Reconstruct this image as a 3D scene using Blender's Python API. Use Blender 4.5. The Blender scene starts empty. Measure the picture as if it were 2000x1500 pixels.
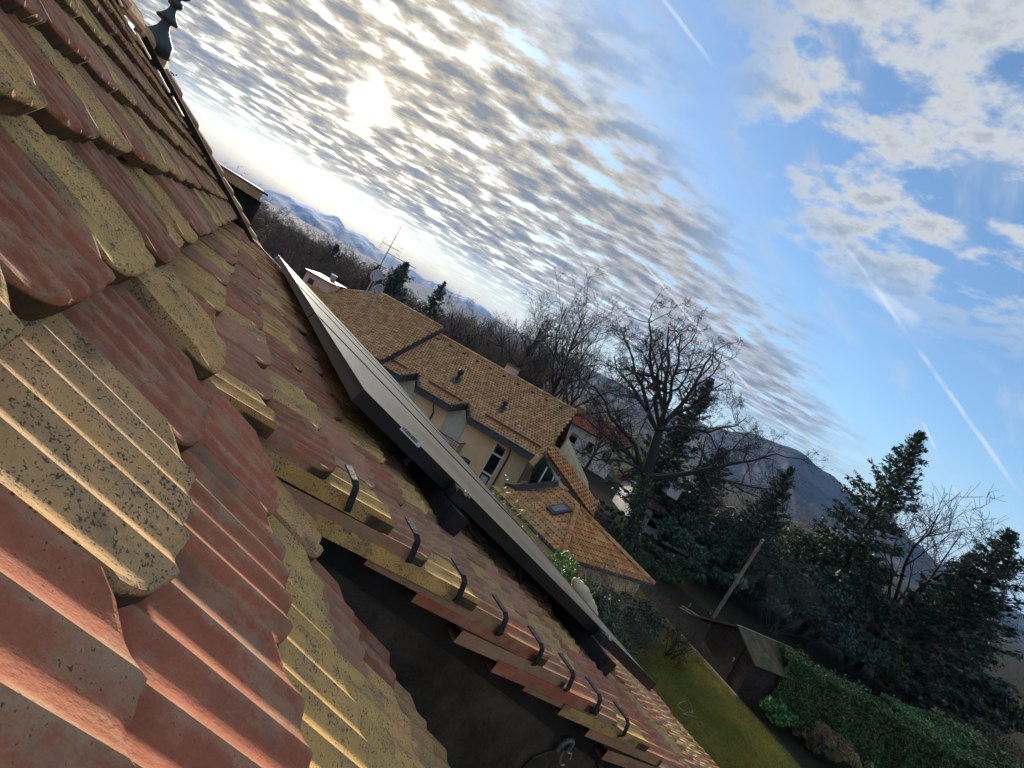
import bpy, bmesh, math, random
import numpy as np
from mathutils import Vector, Matrix
R = math.radians
S = bpy.context.scene
col = S.collection

# ------------------------------------------------------------------ camera
CAM = Vector((0.0, 0.0, 8.0))          # phone held just above the tiles, 8 m above the lawn
FPX, ROLL, PIT = 1050.0, R(29.0), R(-2.364)
Rt = Vector((1, 0, 0)); Uc = Vector((0, -math.sin(PIT), math.cos(PIT))); Fw = Vector((0, math.cos(PIT), math.sin(PIT)))
cX = Rt * math.cos(ROLL) + Uc * math.sin(ROLL)
cY = -Rt * math.sin(ROLL) + Uc * math.cos(ROLL)
cam = bpy.data.cameras.new('camera'); cam.sensor_width = 36.0; cam.lens = 36.0 * FPX / 2000.0
cam.clip_start = 0.01; cam.clip_end = 60000
co = bpy.data.objects.new('camera', cam); col.objects.link(co)
M = Matrix((cX, cY, -Fw)).transposed().to_4x4(); M.translation = CAM
co.matrix_world = M; S.camera = co

def ray(px, py):
    """direction of a photo pixel, scaled so that y = 1"""
    d = cX * (px - 1000) - cY * (py - 750) + Fw * FPX
    return d / d.y
def at(px, py, Y):
    return CAM + ray(px, py) * Y
def at_z(px, py, z):
    d = ray(px, py); return CAM + d * ((z - CAM.z) / d.z)

SUN = Vector((-0.420, 0.873, 0.248)).normalized()
SUN_AZ = math.atan2(SUN.x, SUN.y); SUN_EL = math.asin(SUN.z)

# ------------------------------------------------------------------ node helpers
class NG:
    def __init__(s, tree): s.t = tree; s.n = tree.nodes; s.l = tree.links
    def node(s, typ, **kw):
        n = s.n.new(typ)
        for k, v in kw.items(): setattr(n, k, v)
        return n
    def put(s, sock, v):
        if v is None: return
        if hasattr(v, 'is_output'): s.l.new(v, sock)
        elif isinstance(v, (tuple, list)) and len(v) == 3 and sock.type == 'RGBA': sock.default_value = (*v, 1)
        else: sock.default_value = v
    def m(s, op, a, b=None, c=None, clamp=False):
        n = s.node('ShaderNodeMath', operation=op, use_clamp=clamp)
        for i, v in enumerate((a, b, c)): s.put(n.inputs[i], v)
        return n.outputs[0]
    def vm(s, op, a, b=None, scale=None):
        n = s.node('ShaderNodeVectorMath', operation=op)
        s.put(n.inputs[0], a); s.put(n.inputs[1], b)
        if scale is not None: s.put(n.inputs[3], scale)
        return n.outputs['Value'] if op in ('DOT_PRODUCT', 'LENGTH') else n.outputs[0]
    def ss(s, x, a, b):
        n = s.node('ShaderNodeMapRange', interpolation_type='SMOOTHSTEP')
        for i, v in enumerate((x, a, b, 0.0, 1.0)): s.put(n.inputs[i], v)
        return n.outputs[0]
    def mix(s, f, a, b, blend='MIX'):
        n = s.node('ShaderNodeMix', data_type='RGBA', blend_type=blend)
        s.put(n.inputs[0], f); s.put(n.inputs[6], a); s.put(n.inputs[7], b)
        return n.outputs[2]
    def noise(s, vec, scale, detail=4, rough=.55, dist=0.0, out=0):
        n = s.node('ShaderNodeTexNoise'); s.put(n.inputs['Vector'], vec)
        n.inputs['Scale'].default_value = scale; n.inputs['Detail'].default_value = detail
        n.inputs['Roughness'].default_value = rough; n.inputs['Distortion'].default_value = dist
        return n.outputs[out]
    def xyz(s, x, y, z=0.0):
        n = s.node('ShaderNodeCombineXYZ')
        for i, v in enumerate((x, y, z)): s.put(n.inputs[i], v)
        return n.outputs[0]

# ------------------------------------------------------------------ sky
W = bpy.data.worlds.new('World'); S.world = W; W.use_nodes = True
g = NG(W.node_tree); g.n.clear()
out = g.node('ShaderNodeOutputWorld'); bg = g.node('ShaderNodeBackground')
SKY_STRENGTH = 0.088
bg.inputs[1].default_value = SKY_STRENGTH; g.l.new(bg.outputs[0], out.inputs[0])
sky = g.node('ShaderNodeTexSky', sky_type='NISHITA'); sky.sun_disc = False
sky.sun_elevation = SUN_EL; sky.sun_rotation = SUN_AZ; sky.air_density = 1.0; sky.dust_density = 0.6; sky.ozone_density = 2.0
tc = g.node('ShaderNodeTexCoord'); dv = g.vm('NORMALIZE', tc.outputs['Generated'])
sp = g.node('ShaderNodeSeparateXYZ'); g.l.new(dv, sp.inputs[0]); dx, dy, dz = sp.outputs
zc = g.m('ADD', g.m('MAXIMUM', dz, 0.0), 0.08)
px = g.m('DIVIDE', dx, zc); py = g.m('DIVIDE', dy, zc); pv = g.xyz(px, py)
cs = g.vm('DOT_PRODUCT', dv, tuple(SUN)); cs0 = g.m('MAXIMUM', cs, 0.0)
glow = g.m('POWER', cs0, 5.0); glow2 = g.m('POWER', cs0, 60.0); glow3 = g.m('POWER', cs0, 1800.0)
t = g.m('SUBTRACT', py, px); wob = g.m('SUBTRACT', g.noise(pv, 1.3, 2), 0.5)
t2 = g.m('ADD', t, g.m('MULTIPLY', wob, 1.1))
covA = g.ss(t2, 1.30, 2.15)
covB = g.m('MULTIPLY', g.ss(t2, 1.42, 0.98), g.ss(g.m('ADD', px, g.m('ADD', py, wob)), 3.5, 2.3))
# altocumulus: small cells in a wide sheet, brightest where it is thin
pvs = g.xyz(g.m('MULTIPLY', px, 0.82), g.m('MULTIPLY', py, 1.25))
nA = g.noise(pvs, 7.0, 6, .58)
nAf = g.noise(pvs, 2.1, 2, .5)
nA2 = g.m('ADD', nA, g.m('MULTIPLY', g.m('SUBTRACT', nAf, 0.5), 0.34))
aA = g.m('MULTIPLY', g.m('MULTIPLY', g.ss(nA2, 0.31, 0.49), covA), g.ss(dz, 0.045, 0.15))
thickA = g.ss(nA2, 0.42, 0.65)
# cumulus patches
nB = g.m('ADD', g.noise(pv, 4.2, 7, .60), g.m('MULTIPLY', wob, 0.35))
aB = g.m('MULTIPLY', g.ss(nB, 0.43, 0.57), covB)
thickB = g.ss(nB, 0.50, 0.68)
# thin veils and streaks over the gaps
nV = g.noise(g.xyz(g.m('MULTIPLY', t, 2.6), g.m('MULTIPLY', g.m('ADD', px, py), 0.55)), 1.5, 4, .62)
aV = g.m('MULTIPLY', g.ss(nV, 0.50, 0.76), 0.45)
lowv = g.m('MULTIPLY', g.ss(dz, 0.16, 0.0), g.m('ADD', 0.22, g.m('MULTIPLY', glow, 1.2, clamp=True)))
def cloud(thick, thin_c, thick_c, k):
    lit = g.mix(g.m('MULTIPLY', glow, k, clamp=True), thin_c, (4.9, 4.15, 2.75))
    return g.mix(thick, lit, thick_c)
base = g.mix(g.m('MULTIPLY', g.ss(dz, 0.25, 0.0), 0.22), g.mix(1.0, sky.outputs[0], (1.08, 1.27, 1.42), 'MULTIPLY'), (4.6, 5.3, 6.2))
base = g.mix(g.m('MAXIMUM', aV, lowv), base, g.mix(g.m('MULTIPLY', glow, 1.9, clamp=True), (4.0, 4.8, 5.8), (4.9, 3.45, 1.45)))
c1 = g.mix(aB, base, cloud(thickB, (4.7, 4.9, 5.1), (2.5, 2.95, 3.5), 0.8))
c2 = g.mix(aA, c1, cloud(thickA, (3.3, 3.6, 4.0), g.mix(glow2, (1.70, 1.95, 2.35), (2.2, 2.1, 1.9)), 1.0))
# the sun's disc smeared through the cloud sheet
thin = g.m('SUBTRACT', 1.0, g.m('MULTIPLY', thickA, 0.80))
c2 = g.mix(1.0, c2, g.mix(1.0, (1.0, .95, .80), g.xyz(*[g.m('MULTIPLY', g.m('POWER', cs0, 5000.0), 26.0)] * 3), 'MULTIPLY'), 'ADD')
c3 = g.mix(1.0, c2, g.mix(1.0, (1.0, 0.93, 0.74), g.xyz(*[g.m('MULTIPLY', thin, g.m('ADD', g.m('MULTIPLY', glow2, 0.6), g.m('MULTIPLY', glow3, 10.0)))] * 3), 'MULTIPLY'), 'ADD')
# condensation trails: narrow arcs between two sky points
trn = g.noise(dv, 13, 2); trn1 = g.m('SUBTRACT', trn, .5); trn2 = g.ss(trn, .36, .62)
def trail(c, p, q, wdt, amp):
    a = ray(*p).normalized(); b = ray(*q).normalized(); nrm = a.cross(b).normalized(); mid = (a + b).normalized()
    off = g.m('ABSOLUTE', g.m('ADD', g.vm('DOT_PRODUCT', dv, tuple(nrm)), g.m('MULTIPLY', trn1, wdt * 1.6)))
    mk = g.m('MULTIPLY', g.ss(off, wdt, wdt * .25), g.ss(g.vm('DOT_PRODUCT', dv, tuple(mid)), a.dot(mid) - .003, a.dot(mid) + .004))
    mk = g.m('MULTIPLY', mk, g.m('MULTIPLY', trn2, amp))
    return g.mix(mk, c, (6.6, 6.8, 6.9))
c4 = c3
for p, q, wd, am in (((1630, 450), (1985, 955), .0040, .42), ((1785, 790), (1892, 1015), .0028, .45), ((1215, 465), (1540, 850), .0028, .6), ((1280, -20), (1375, 105), .004, .5), ((1560, 470), (1800, 640), .012, .35)):
    c4 = trail(c4, p, q, wd, am)
g.l.new(c4, bg.inputs[0])

sl = bpy.data.lights.new('sun', 'SUN'); sl.energy = 5.0; sl.angle = R(8); sl.color = (1.0, 0.90, 0.74)
so = bpy.data.objects.new('sun', sl); col.objects.link(so); so.rotation_euler = SUN.to_track_quat('Z', 'Y').to_euler(); so.location = (0, 0, 60)

vs = S.view_settings; vs.view_transform = 'Standard'; vs.look = 'None'; vs.exposure = 0.78; vs.gamma = 1.0; vs.use_curve_mapping = False
S.cycles.use_denoising = True
try: S.cycles.denoiser = 'OPENIMAGEDENOISE'
except Exception: pass
S.cycles.max_bounces = 4; S.cycles.diffuse_bounces = 3; S.cycles.glossy_bounces = 2; S.cycles.adaptive_threshold = .02; S.cycles.volume_bounces = 1; S.cycles.transparent_max_bounces = 8
S.cycles.use_adaptive_sampling = True; S.cycles.sample_clamp_indirect = 6.0

# ------------------------------------------------------------------ mesh helpers
class MB:
    """collects faces, builds one mesh object"""
    def __init__(s): s.v = []; s.f = []; s.c = []
    def add(s, vs_, fs, c=None):
        b = len(s.v); s.v += [tuple(x) for x in vs_]; s.f += [tuple(i + b for i in f) for f in fs]
        if c is not None: s.c += [c] * len(fs)
    def box(s, o, ax, ay, az, c=None):
        o, ax, ay, az = Vector(o), Vector(ax), Vector(ay), Vector(az)
        p = [o + ax * i + ay * j + az * k for k in (-1, 1) for j in (-1, 1) for i in (-1, 1)]
        fl = [(0, 2, 3, 1), (4, 5, 7, 6), (0, 1, 5, 4), (2, 6, 7, 3), (0, 4, 6, 2), (1, 3, 7, 5)]
        if ax.cross(ay).dot(az) < 0: fl = [f[::-1] for f in fl]
        s.add(p, fl, c)
    def slab(s, poly, off, c=None):
        """polygon extruded by vector off"""
        n = len(poly); poly = [Vector(p) for p in poly]; off = Vector(off)
        nn = sum(((poly[i] - poly[0]).cross(poly[(i + 1) % n] - poly[0]) for i in range(n)), Vector())
        if nn.dot(off) > 0: poly = poly[::-1]
        s.add(poly + [p + off for p in poly], [tuple(range(n)), tuple(range(2 * n - 1, n - 1, -1))] + [(i, i + n, (i + 1) % n + n, (i + 1) % n) for i in range(n)], c)
    def beam(s, a, b, w, h, up=(0, 0, 1), c=None):
        a, b = Vector(a), Vector(b); d = (b - a); L = d.length; d.normalize()
        x = d.cross(Vector(up)); x = x.normalized() if x.length > 1e-6 else Vector((1, 0, 0)); z = x.cross(d)
        s.box((a + b) / 2, x * w / 2, d * L / 2, z * h / 2, c)
    def tube(s, pts, rad, n=6, caps=True, c=None):
        pts = [Vector(p) for p in pts]; rs = rad if isinstance(rad, (list, tuple)) else [rad] * len(pts)
        base = len(s.v); vs_, fs = [], []
        x = None
        for i, p in enumerate(pts):
            d = (pts[min(i + 1, len(pts) - 1)] - pts[max(i - 1, 0)])
            d = d.normalized() if d.length > 1e-9 else Vector((0, 0, 1))
            if x is None: x = d.orthogonal().normalized()
            else:
                x = x - d * x.dot(d); x = x.normalized() if x.length > 1e-6 else d.orthogonal().normalized()
            y = d.cross(x)
            vs_ += [p + (x * math.cos(2 * math.pi * k / n) + y * math.sin(2 * math.pi * k / n)) * rs[i] for k in range(n)]
        for i in range(len(pts) - 1):
            for k in range(n):
                fs.append((i * n + k, i * n + (k + 1) % n, (i + 1) * n + (k + 1) % n, (i + 1) * n + k))
        if caps: fs += [tuple(range(n - 1, -1, -1)), tuple(range((len(pts) - 1) * n, len(pts) * n))]
        s.add(vs_, fs, c)
    def lathe(s, o, prof, axis=(0, 0, 1), n=24):
        """prof: (radius, height) list"""
        ax = Vector(axis).normalized(); x = ax.orthogonal().normalized(); y = ax.cross(x); o = Vector(o); vs_, fs = [], []
        for r_, h_ in prof: vs_ += [o + ax * h_ + (x * math.cos(2 * math.pi * k / n) + y * math.sin(2 * math.pi * k / n)) * r_ for k in range(n)]
        for i in range(len(prof) - 1):
            for k in range(n): fs.append((i * n + k, i * n + (k + 1) % n, (i + 1) * n + (k + 1) % n, (i + 1) * n + k))
        fs += [tuple(range(n - 1, -1, -1)), tuple(range((len(prof) - 1) * n, len(prof) * n))]
        s.add(vs_, fs)
    def mesh(s, name, smooth=False):
        me = bpy.data.meshes.new(name); me.from_pydata(s.v, [], s.f)
        if s.c:
            ca = me.color_attributes.new('Col', 'FLOAT_COLOR', 'CORNER')
            buf = np.empty((len(me.loops), 4), np.float32); k = 0
            for f, c in zip(s.f, s.c): buf[k:k + len(f)] = (*c, 1); k += len(f)
            ca.data.foreach_set('color', buf.ravel())
        if smooth: me.polygons.foreach_set('use_smooth', [True] * len(me.polygons))
        me.update(); return me
    def build(s, name, mat, parent=None, smooth=False):
        return obj(name, s.mesh(name, smooth), mat, parent)
def world_of(o):
    return (world_of(o.parent) @ o.matrix_parent_inverse if o.parent else Matrix.Identity(4)) @ o.matrix_basis
def obj(name, me, mat=None, parent=None):
    if mat is not None and not me.materials: me.materials.append(mat)
    o = bpy.data.objects.new(name, me); col.objects.link(o)
    if parent is not None:
        o.parent = parent; o.matrix_parent_inverse = world_of(parent).inverted()
    return o
def tag(o, label=None, cat=None, group=None, kind=None):
    if label: o['label'] = label
    if cat: o['category'] = cat
    if group: o['group'] = group
    if kind: o['kind'] = kind
    return o
def empty(name, loc, label, cat, group=None):
    o = bpy.data.objects.new(name, None); col.objects.link(o); o.location = loc; o.empty_display_size = .1
    return tag(o, label, cat, group)
def jit(rng, c, a):
    k = 1 + rng.uniform(-a, a); return tuple(max(0, x * k * (1 + rng.uniform(-a, a) * .3)) for x in c)

# ------------------------------------------------------------------ materials
def pmat(name, color, rough=.7, var=.25, nscale=8, bump=.2, bscale=60, metal=0.0, spec=.4, c2=None, coords='Object', detail=5):
    m = bpy.data.materials.new(name); m.use_nodes = True; q = NG(m.node_tree); b = q.n['Principled BSDF']
    tcn = q.node('ShaderNodeTexCoord'); v = tcn.outputs[coords]
    n1 = q.noise(v, nscale, detail, .6)
    dark = c2 if c2 else tuple(x * (1 - var) for x in color)
    light = tuple(min(1, x * (1 + var * .6)) for x in color)
    cc = q.mix(q.ss(n1, .3, .7), dark, light)
    q.l.new(cc, b.inputs['Base Color']); b.inputs['Roughness'].default_value = rough; b.inputs['Metallic'].default_value = metal
    b.inputs['Specular IOR Level'].default_value = spec
    if bump:
        bn = q.node('ShaderNodeBump'); bn.inputs['Strength'].default_value = bump; bn.inputs['Distance'].default_value = .02
        q.l.new(q.noise(v, bscale, 4, .6), bn.inputs['Height']); q.l.new(bn.outputs[0], b.inputs['Normal'])
    return m
def attr_mat(name, rough=.8, nscale=3.0, var=.35, bump=0.0, bscale=20, spec=.25, gain=1.0):
    """colour comes from the mesh's own colour attribute"""
    m = bpy.data.materials.new(name); m.use_nodes = True; q = NG(m.node_tree); b = q.n['Principled BSDF']
    a = q.node('ShaderNodeAttribute', attribute_name='Col'); tcn = q.node('ShaderNodeTexCoord')
    n1 = q.noise(tcn.outputs['Object'], nscale, 4, .6)
    f = q.m('MULTIPLY', q.m('ADD', 1 - var * .5, q.m('MULTIPLY', n1, var)), gain)
    q.l.new(q.mix(1.0, a.outputs['Color'], q.xyz(f, f, f), 'MULTIPLY'), b.inputs['Base Color'])
    b.inputs['Roughness'].default_value = rough; b.inputs['Specular IOR Level'].default_value = spec
    if bump:
        bn = q.node('ShaderNodeBump'); bn.inputs['Strength'].default_value = bump; bn.inputs['Distance'].default_value = .02
        q.l.new(q.noise(tcn.outputs['Object'], bscale, 4), bn.inputs['Height']); q.l.new(bn.outputs[0], b.inputs['Normal'])
    return m
def tile_mat(name, from_object):
    """weathered ribbed clay: body colour per tile, black lichen specks, pale crust, orange lichen, painted light on the rib crests, algae and painted shade on the butt faces"""
    m = bpy.data.materials.new(name); m.use_nodes = True; q = NG(m.node_tree); b = q.n['Principled BSDF']
    tcn = q.node('ShaderNodeTexCoord')
    if from_object:
        oi = q.node('ShaderNodeObjectInfo'); base = oi.outputs['Color']; rnd = oi.outputs['Random']
        v = q.vm('ADD', tcn.outputs['Object'], q.xyz(q.m('MULTIPLY', rnd, 37.0), q.m('MULTIPLY', rnd, 91.0), q.m('MULTIPLY', rnd, 53.0)))
        sx = q.node('ShaderNodeSeparateXYZ'); q.l.new(tcn.outputs['Object'], sx.inputs[0])
    else:
        base = q.node('ShaderNodeAttribute', attribute_name='Col').outputs['Color']; v = tcn.outputs['Object']; rnd = 0.5
    vs2 = q.vm('MULTIPLY', v, (1.0, .55, 1.0))
    big = q.noise(v, 11, 4, .6); med = q.noise(vs2, 60, 5, .70); fine = q.noise(v, 470, 3, .6)
    cst = q.noise(vs2, 30, 6, .72)
    f = q.m('ADD', .62, q.m('MULTIPLY', big, 1.0))
    c = q.mix(1.0, base, q.xyz(f, f, f), 'MULTIPLY')
    c = q.mix(q.m('MULTIPLY', q.ss(cst, .47, .60), .55), c, (.36, .245, .145))              # pale dust and mineral crust
    if from_object:      # paler rib crests: lichen crust, and the light they catch painted in
        ph = q.m('ABSOLUTE', q.m('SUBTRACT', q.m('FRACT', q.m('MULTIPLY', q.m('ADD', q.m('DIVIDE', sx.outputs[0], .1775), .5), 5.0)), .5))
        c = q.mix(q.m('MULTIPLY', q.ss(q.m('ADD', ph, q.m('MULTIPLY', q.m('SUBTRACT', med, .5), .5)), .30, .52), .42), c, (.42, .29, .175))
    sep = q.node('ShaderNodeSeparateColor'); q.l.new(base, sep.inputs[0])
    yel = q.ss(sep.outputs[1], .16, .26)                                                    # the ochre tiles carry more lichen
    thr = q.m('SUBTRACT', .640, q.m('MULTIPLY', yel, .095))
    speck = q.ss(q.m('ADD', fine, q.m('MULTIPLY', q.m('SUBTRACT', med, .5), .42)), thr, q.m('ADD', thr, .10))
    c = q.mix(q.m('MULTIPLY', speck, .80), c, (.030, .026, .022))
    soot = q.m('MULTIPLY', q.ss(q.m('ADD', q.m('MULTIPLY', cst, .5), q.m('MULTIPLY', q.noise(v, 17, 3, .6), .5)), .53, .64), .48)
    c = q.mix(soot, c, (.075, .066, .050))
    c = q.mix(q.m('MULTIPLY', q.ss(q.noise(v, 21, 5, .7), .56, .70), .32), c, (.20, .175, .11))      # grey-green lichen film
    grain = q.m('ADD', .55, q.m('MULTIPLY', q.m('ADD', med, fine), .45))
    c = q.mix(1.0, c, q.xyz(grain, grain, grain), 'MULTIPLY')
    org = q.ss(q.noise(v, 48, 2, .4), .79, .81)
    c = q.mix(q.m('MULTIPLY', org, .85), c, (.34, .12, .01))
    if from_object:
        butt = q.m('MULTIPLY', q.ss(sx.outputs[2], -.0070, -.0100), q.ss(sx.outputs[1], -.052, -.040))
        c = q.mix(q.m('MULTIPLY', butt, q.m('ADD', .68, q.m('MULTIPLY', med, .45), clamp=True)), c, (.040, .036, .022))   # butt faces darkened: algae crust, with their shade painted in
    q.l.new(c, b.inputs['Base Color']); b.inputs['Roughness'].default_value = .92; b.inputs['Specular IOR Level'].default_value = .12
    bn = q.node('ShaderNodeBump'); bn.inputs['Strength'].default_value = .7; bn.inputs['Distance'].default_value = .0028
    q.l.new(q.m('ADD', q.m('MULTIPLY', med, .9), q.m('MULTIPLY', fine, .35)), bn.inputs['Height']); q.l.new(bn.outputs[0], b.inputs['Normal'])
    return m
MT = {}
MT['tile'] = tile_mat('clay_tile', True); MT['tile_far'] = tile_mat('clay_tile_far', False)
MT['far_tile'] = attr_mat('neighbour_tile', .8, 1.5, .5)
MT['deck'] = pmat('roof_underlay', (.030, .026, .022), 1.0, spec=.03)
MT['cheek'] = pmat('brown_sheet_metal', (.062, .046, .034), .55, .6, 9, .35, 22, metal=.1, spec=.3)
MT['lead'] = pmat('lead_flashing', (.035, .037, .042), .5, .3, 12, .3, 25)
MT['black'] = pmat('black_anodised', (.012, .012, .014), .38, .2, 10, .05)
MT['steel'] = pmat('galvanised', (.55, .56, .58), .3, .15, 14, .05, metal=.9)
MT['darksteel'] = pmat('painted_hook', (.026, .027, .030), .6, .4, 30, .2, 90, spec=.2)
MT['zinc'] = pmat('weathered_zinc', (.050, .066, .068), .55, .35, 9, .15, 40, metal=.35)
MT['cream'] = pmat('cream_render', (.76, .50, .28), .85, .07, 2.0, .25, 40)
MT['creamwood'] = pmat('cream_board', (.62, .48, .28), .7, .12, 4)
MT['wood'] = pmat('stained_wood', (.24, .12, .05), .65, .35, 6)
MT['fascia'] = pmat('dark_fascia', (.045, .047, .052), .5, .25, 3)
MT['shutter'] = pmat('grey_shutter', (.48, .43, .36), .6, .08, 5)
MT['white'] = pmat('white_paint', (.72, .71, .68), .5, .08, 5)
MT['dish'] = pmat('dish_grey', (.36, .34, .35), .6, .1, 5)
MT['iron'] = pmat('black_iron', (.02, .018, .018), .5, .2, 10)
MT['rust'] = pmat('brown_snow_guard', (.14, .05, .03), .6, .3, 10)
MT['shedwood'] = pmat('dark_shed_board', (.035, .020, .014), .8, .4, 5)
MT['shedroof'] = attr_mat('shed_roof', .9, 6, .5, gain=.62)
MT['polewood'] = pmat('weathered_pole', (.20, .17, .11), .9, .35, 6)
MT['bark'] = pmat('dark_bark', (.038, .030, .026), .95, .4, 3, .4, 12)
MT['bark2'] = pmat('grey_bark', (.085, .068, .058), .95, .35, 3, .4, 12)
MT['leaf'] = attr_mat('leaf', .55, .8, .6, spec=.35, gain=2.0)
MT['grass'] = attr_mat('grass_blade', .7, .5, .5)
MT['cloth'] = pmat('beige_canvas', (.55, .46, .31), .9, .15, 14, .3, 90)
MT['ltcable'] = pmat('cable', (.045, .050, .028), .6, .2, 20)
def glass_mat(name, c, rough=.06):
    m = bpy.data.materials.new(name); m.use_nodes = True; b = m.node_tree.nodes['Principled BSDF']
    b.inputs['Base Color'].default_value = (*c, 1); b.inputs['Roughness'].default_value = rough; b.inputs['Specular IOR Level'].default_value = .6
    return m
MT['pane'] = glass_mat('window_glass', (.010, .013, .014), .05)
MT['pv'] = pmat('dusty_pv_glass', (.15, .122, .082), .34, .35, 2.5, 0, spec=.42)
MT['skyglass'] = glass_mat('rooflight_glass', (.10, .11, .12), .04)

# ------------------------------------------------------------------ ground, hills, air
def ground_h(x, y):
    d = math.hypot(x, y)
    return 0.0
gm = bpy.data.materials.new('lawn'); gm.use_nodes = True; q = NG(gm.node_tree); b = q.n['Principled BSDF']
tcn = q.node('ShaderNodeTexCoord'); v = tcn.outputs['Object']
n1 = q.noise(v, .55, 5, .6); n2 = q.noise(v, 6, 5, .65); n3 = q.noise(v, 40, 3, .6)
c = q.mix(q.ss(n1, .35, .65), (.10, .115, .016), (.19, .165, .024))
c = q.mix(q.m('MULTIPLY', q.ss(n2, .45, .62), .65), c, (.11, .080, .030))
c = q.mix(q.m('MULTIPLY', q.ss(n3, .5, .7), .35), c, (.16, .15, .03))
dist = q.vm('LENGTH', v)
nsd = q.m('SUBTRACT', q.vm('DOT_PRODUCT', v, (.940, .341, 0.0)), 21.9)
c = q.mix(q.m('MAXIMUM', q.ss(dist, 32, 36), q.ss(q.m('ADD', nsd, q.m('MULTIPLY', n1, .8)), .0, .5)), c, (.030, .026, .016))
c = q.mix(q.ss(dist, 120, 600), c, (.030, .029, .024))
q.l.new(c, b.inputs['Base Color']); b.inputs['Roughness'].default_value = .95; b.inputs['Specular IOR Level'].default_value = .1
bn = q.node('ShaderNodeBump'); bn.inputs['Strength'].default_value = .8; bn.inputs['Distance'].default_value = .08
q.l.new(q.m('ADD', n2, n3), bn.inputs['Height']); q.l.new(bn.outputs[0], b.inputs['Normal'])
mb = MB(); rr = [0, 8, 16, 24, 32, 45, 60, 90, 140, 250, 500, 1000, 2500, 6000, 15500]; na = 96
vsx = [(0, 0, 0)]; fx = []
for r_ in rr[1:]:
    for k in range(na):
        a = 2 * math.pi * k / na; vsx.append((r_ * math.sin(a), r_ * math.cos(a), 0))
for k in range(na): fx.append((0, 1 + (k + 1) % na, 1 + k))
for i in range(len(rr) - 2):
    for k in range(na):
        a0 = 1 + i * na + k; a1 = 1 + i * na + (k + 1) % na; fx.append((a0, a1, a1 + na, a0 + na))
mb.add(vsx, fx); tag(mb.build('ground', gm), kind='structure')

def interp(pts, a):
    if a <= pts[0][0]: return pts[0][1]
    for (a0, e0), (a1, e1) in zip(pts, pts[1:]):
        if a <= a1:
            k = (a - a0) / (a1 - a0); k = k * k * (3 - 2 * k); return e0 + (e1 - e0) * k
    return pts[-1][1]
def fbm(x, seed, octs=6):
    s_ = 0; amp = 1.0; f = 1.0
    for o_ in range(octs):
        s_ += amp * math.sin(x * f * 1.7 + seed * 3.1 + o_ * 2.3 + 1.3 * math.sin(x * f * .73 + seed + o_)); amp *= .55; f *= 1.93
    return s_
def ridge(name, prof, D, a0, a1, depth, rough, mat, seed, n=420, rows=26):
    """a mountain range with real relief: crest at distance D, slope falling towards us over depth"""
    mb = MB(); V_, F_ = [], []
    for i in range(n + 1):
        a = a0 + (a1 - a0) * i / n; el = interp(prof, a) + rough * fbm(a * .9, seed) * .35
        zt = CAM.z + D * math.tan(R(max(el, .15)))
        for j in range(rows + 1):
            k = j / rows; d_ = D - depth * (1 - k) ** 1.0
            z = zt * k ** 1.15
            d2 = d_ + depth * .08 * fbm(a * .45 + k * 2.3, seed + 5, 5) * k * (1 - k) * 2
            z += zt * .05 * fbm(a * .55 + 3.0 * k + 1.5 * math.sin(a * .21 + k * 4 + seed), seed + 9, 5) * k * (1 - k) * 1.6
            V_.append((d2 * math.sin(R(a)), d2 * math.cos(R(a)), max(z, -1)))
        V_.append(((D + depth * .5) * math.sin(R(a)), (D + depth * .5) * math.cos(R(a)), -1))
    m = rows + 2
    for i in range(n):
        for j in range(m - 1): F_.append((i * m + j, (i + 1) * m + j, (i + 1) * m + j + 1, i * m + j + 1))
    mb.add(V_, F_); return tag(mb.build(name, mat, smooth=True), kind='structure')
def rock_mat(name, low, high, snow, zs0, zs1, nsc):
    m = bpy.data.materials.new(name); m.use_nodes = True; q = NG(m.node_tree); b = q.n['Principled BSDF']
    ge = q.node('ShaderNodeNewGeometry'); v = ge.outputs['Position']; s_ = q.node('ShaderNodeSeparateXYZ'); q.l.new(v, s_.inputs[0])
    nn = q.noise(v, nsc, 7, .65); n2 = q.noise(v, nsc * 5, 5, .6)
    c = q.mix(q.ss(q.m('ADD', q.m('MULTIPLY', nn, .7), q.m('MULTIPLY', n2, .3)), .44, .58), low, high)
    sn = q.ss(q.m('ADD', s_.outputs[2], q.m('MULTIPLY', q.m('SUBTRACT', nn, .5), (zs1 - zs0) * 2.6)), zs0, zs1)
    c = q.mix(sn, c, snow); q.l.new(c, b.inputs['Base Color']); b.inputs['Roughness'].default_value = .95; b.inputs['Specular IOR Level'].default_value = .05
    return m
alps = rock_mat('alpine_rock', (.05, .055, .06), (.12, .12, .13), (.80, .81, .84), 430, 760, .0022)
sal = rock_mat('wooded_hill', (.018, .020, .018), (.060, .058, .056), (.6, .6, .6), 4000, 5000, .006)
ridge('mountain_range', [(-70, 2.4), (-45, 2.2), (-36, 2.1), (-34, 2.3), (-30.7, 2.6), (-28, 3.1), (-25.3, 3.5), (-23.5, 3.8), (-22.2, 3.4), (-21, 3.6), (-19, 3.2), (-17.5, 3.3), (-14, 2.9), (-11, 3.1), (-8.5, 3.4), (-6.5, 3.2), (-4.5, 2.9), (0, 1.9), (20, 1.0)], 11000, -75, 25, 4500, .30, alps, 2.0)
ridge('foothill', [(-75, 1.4), (-40, 1.5), (-30, 1.75), (-22, 1.9), (-17, 1.9), (-10, 2.2), (-3, 2.8), (3.2, 2.95), (9.2, 3.15), (15, 3.3), (20, 3.6), (30, 2.4), (60, 1.2)], 5200, -80, 60, 2600, .07, sal, 4.0)
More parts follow.
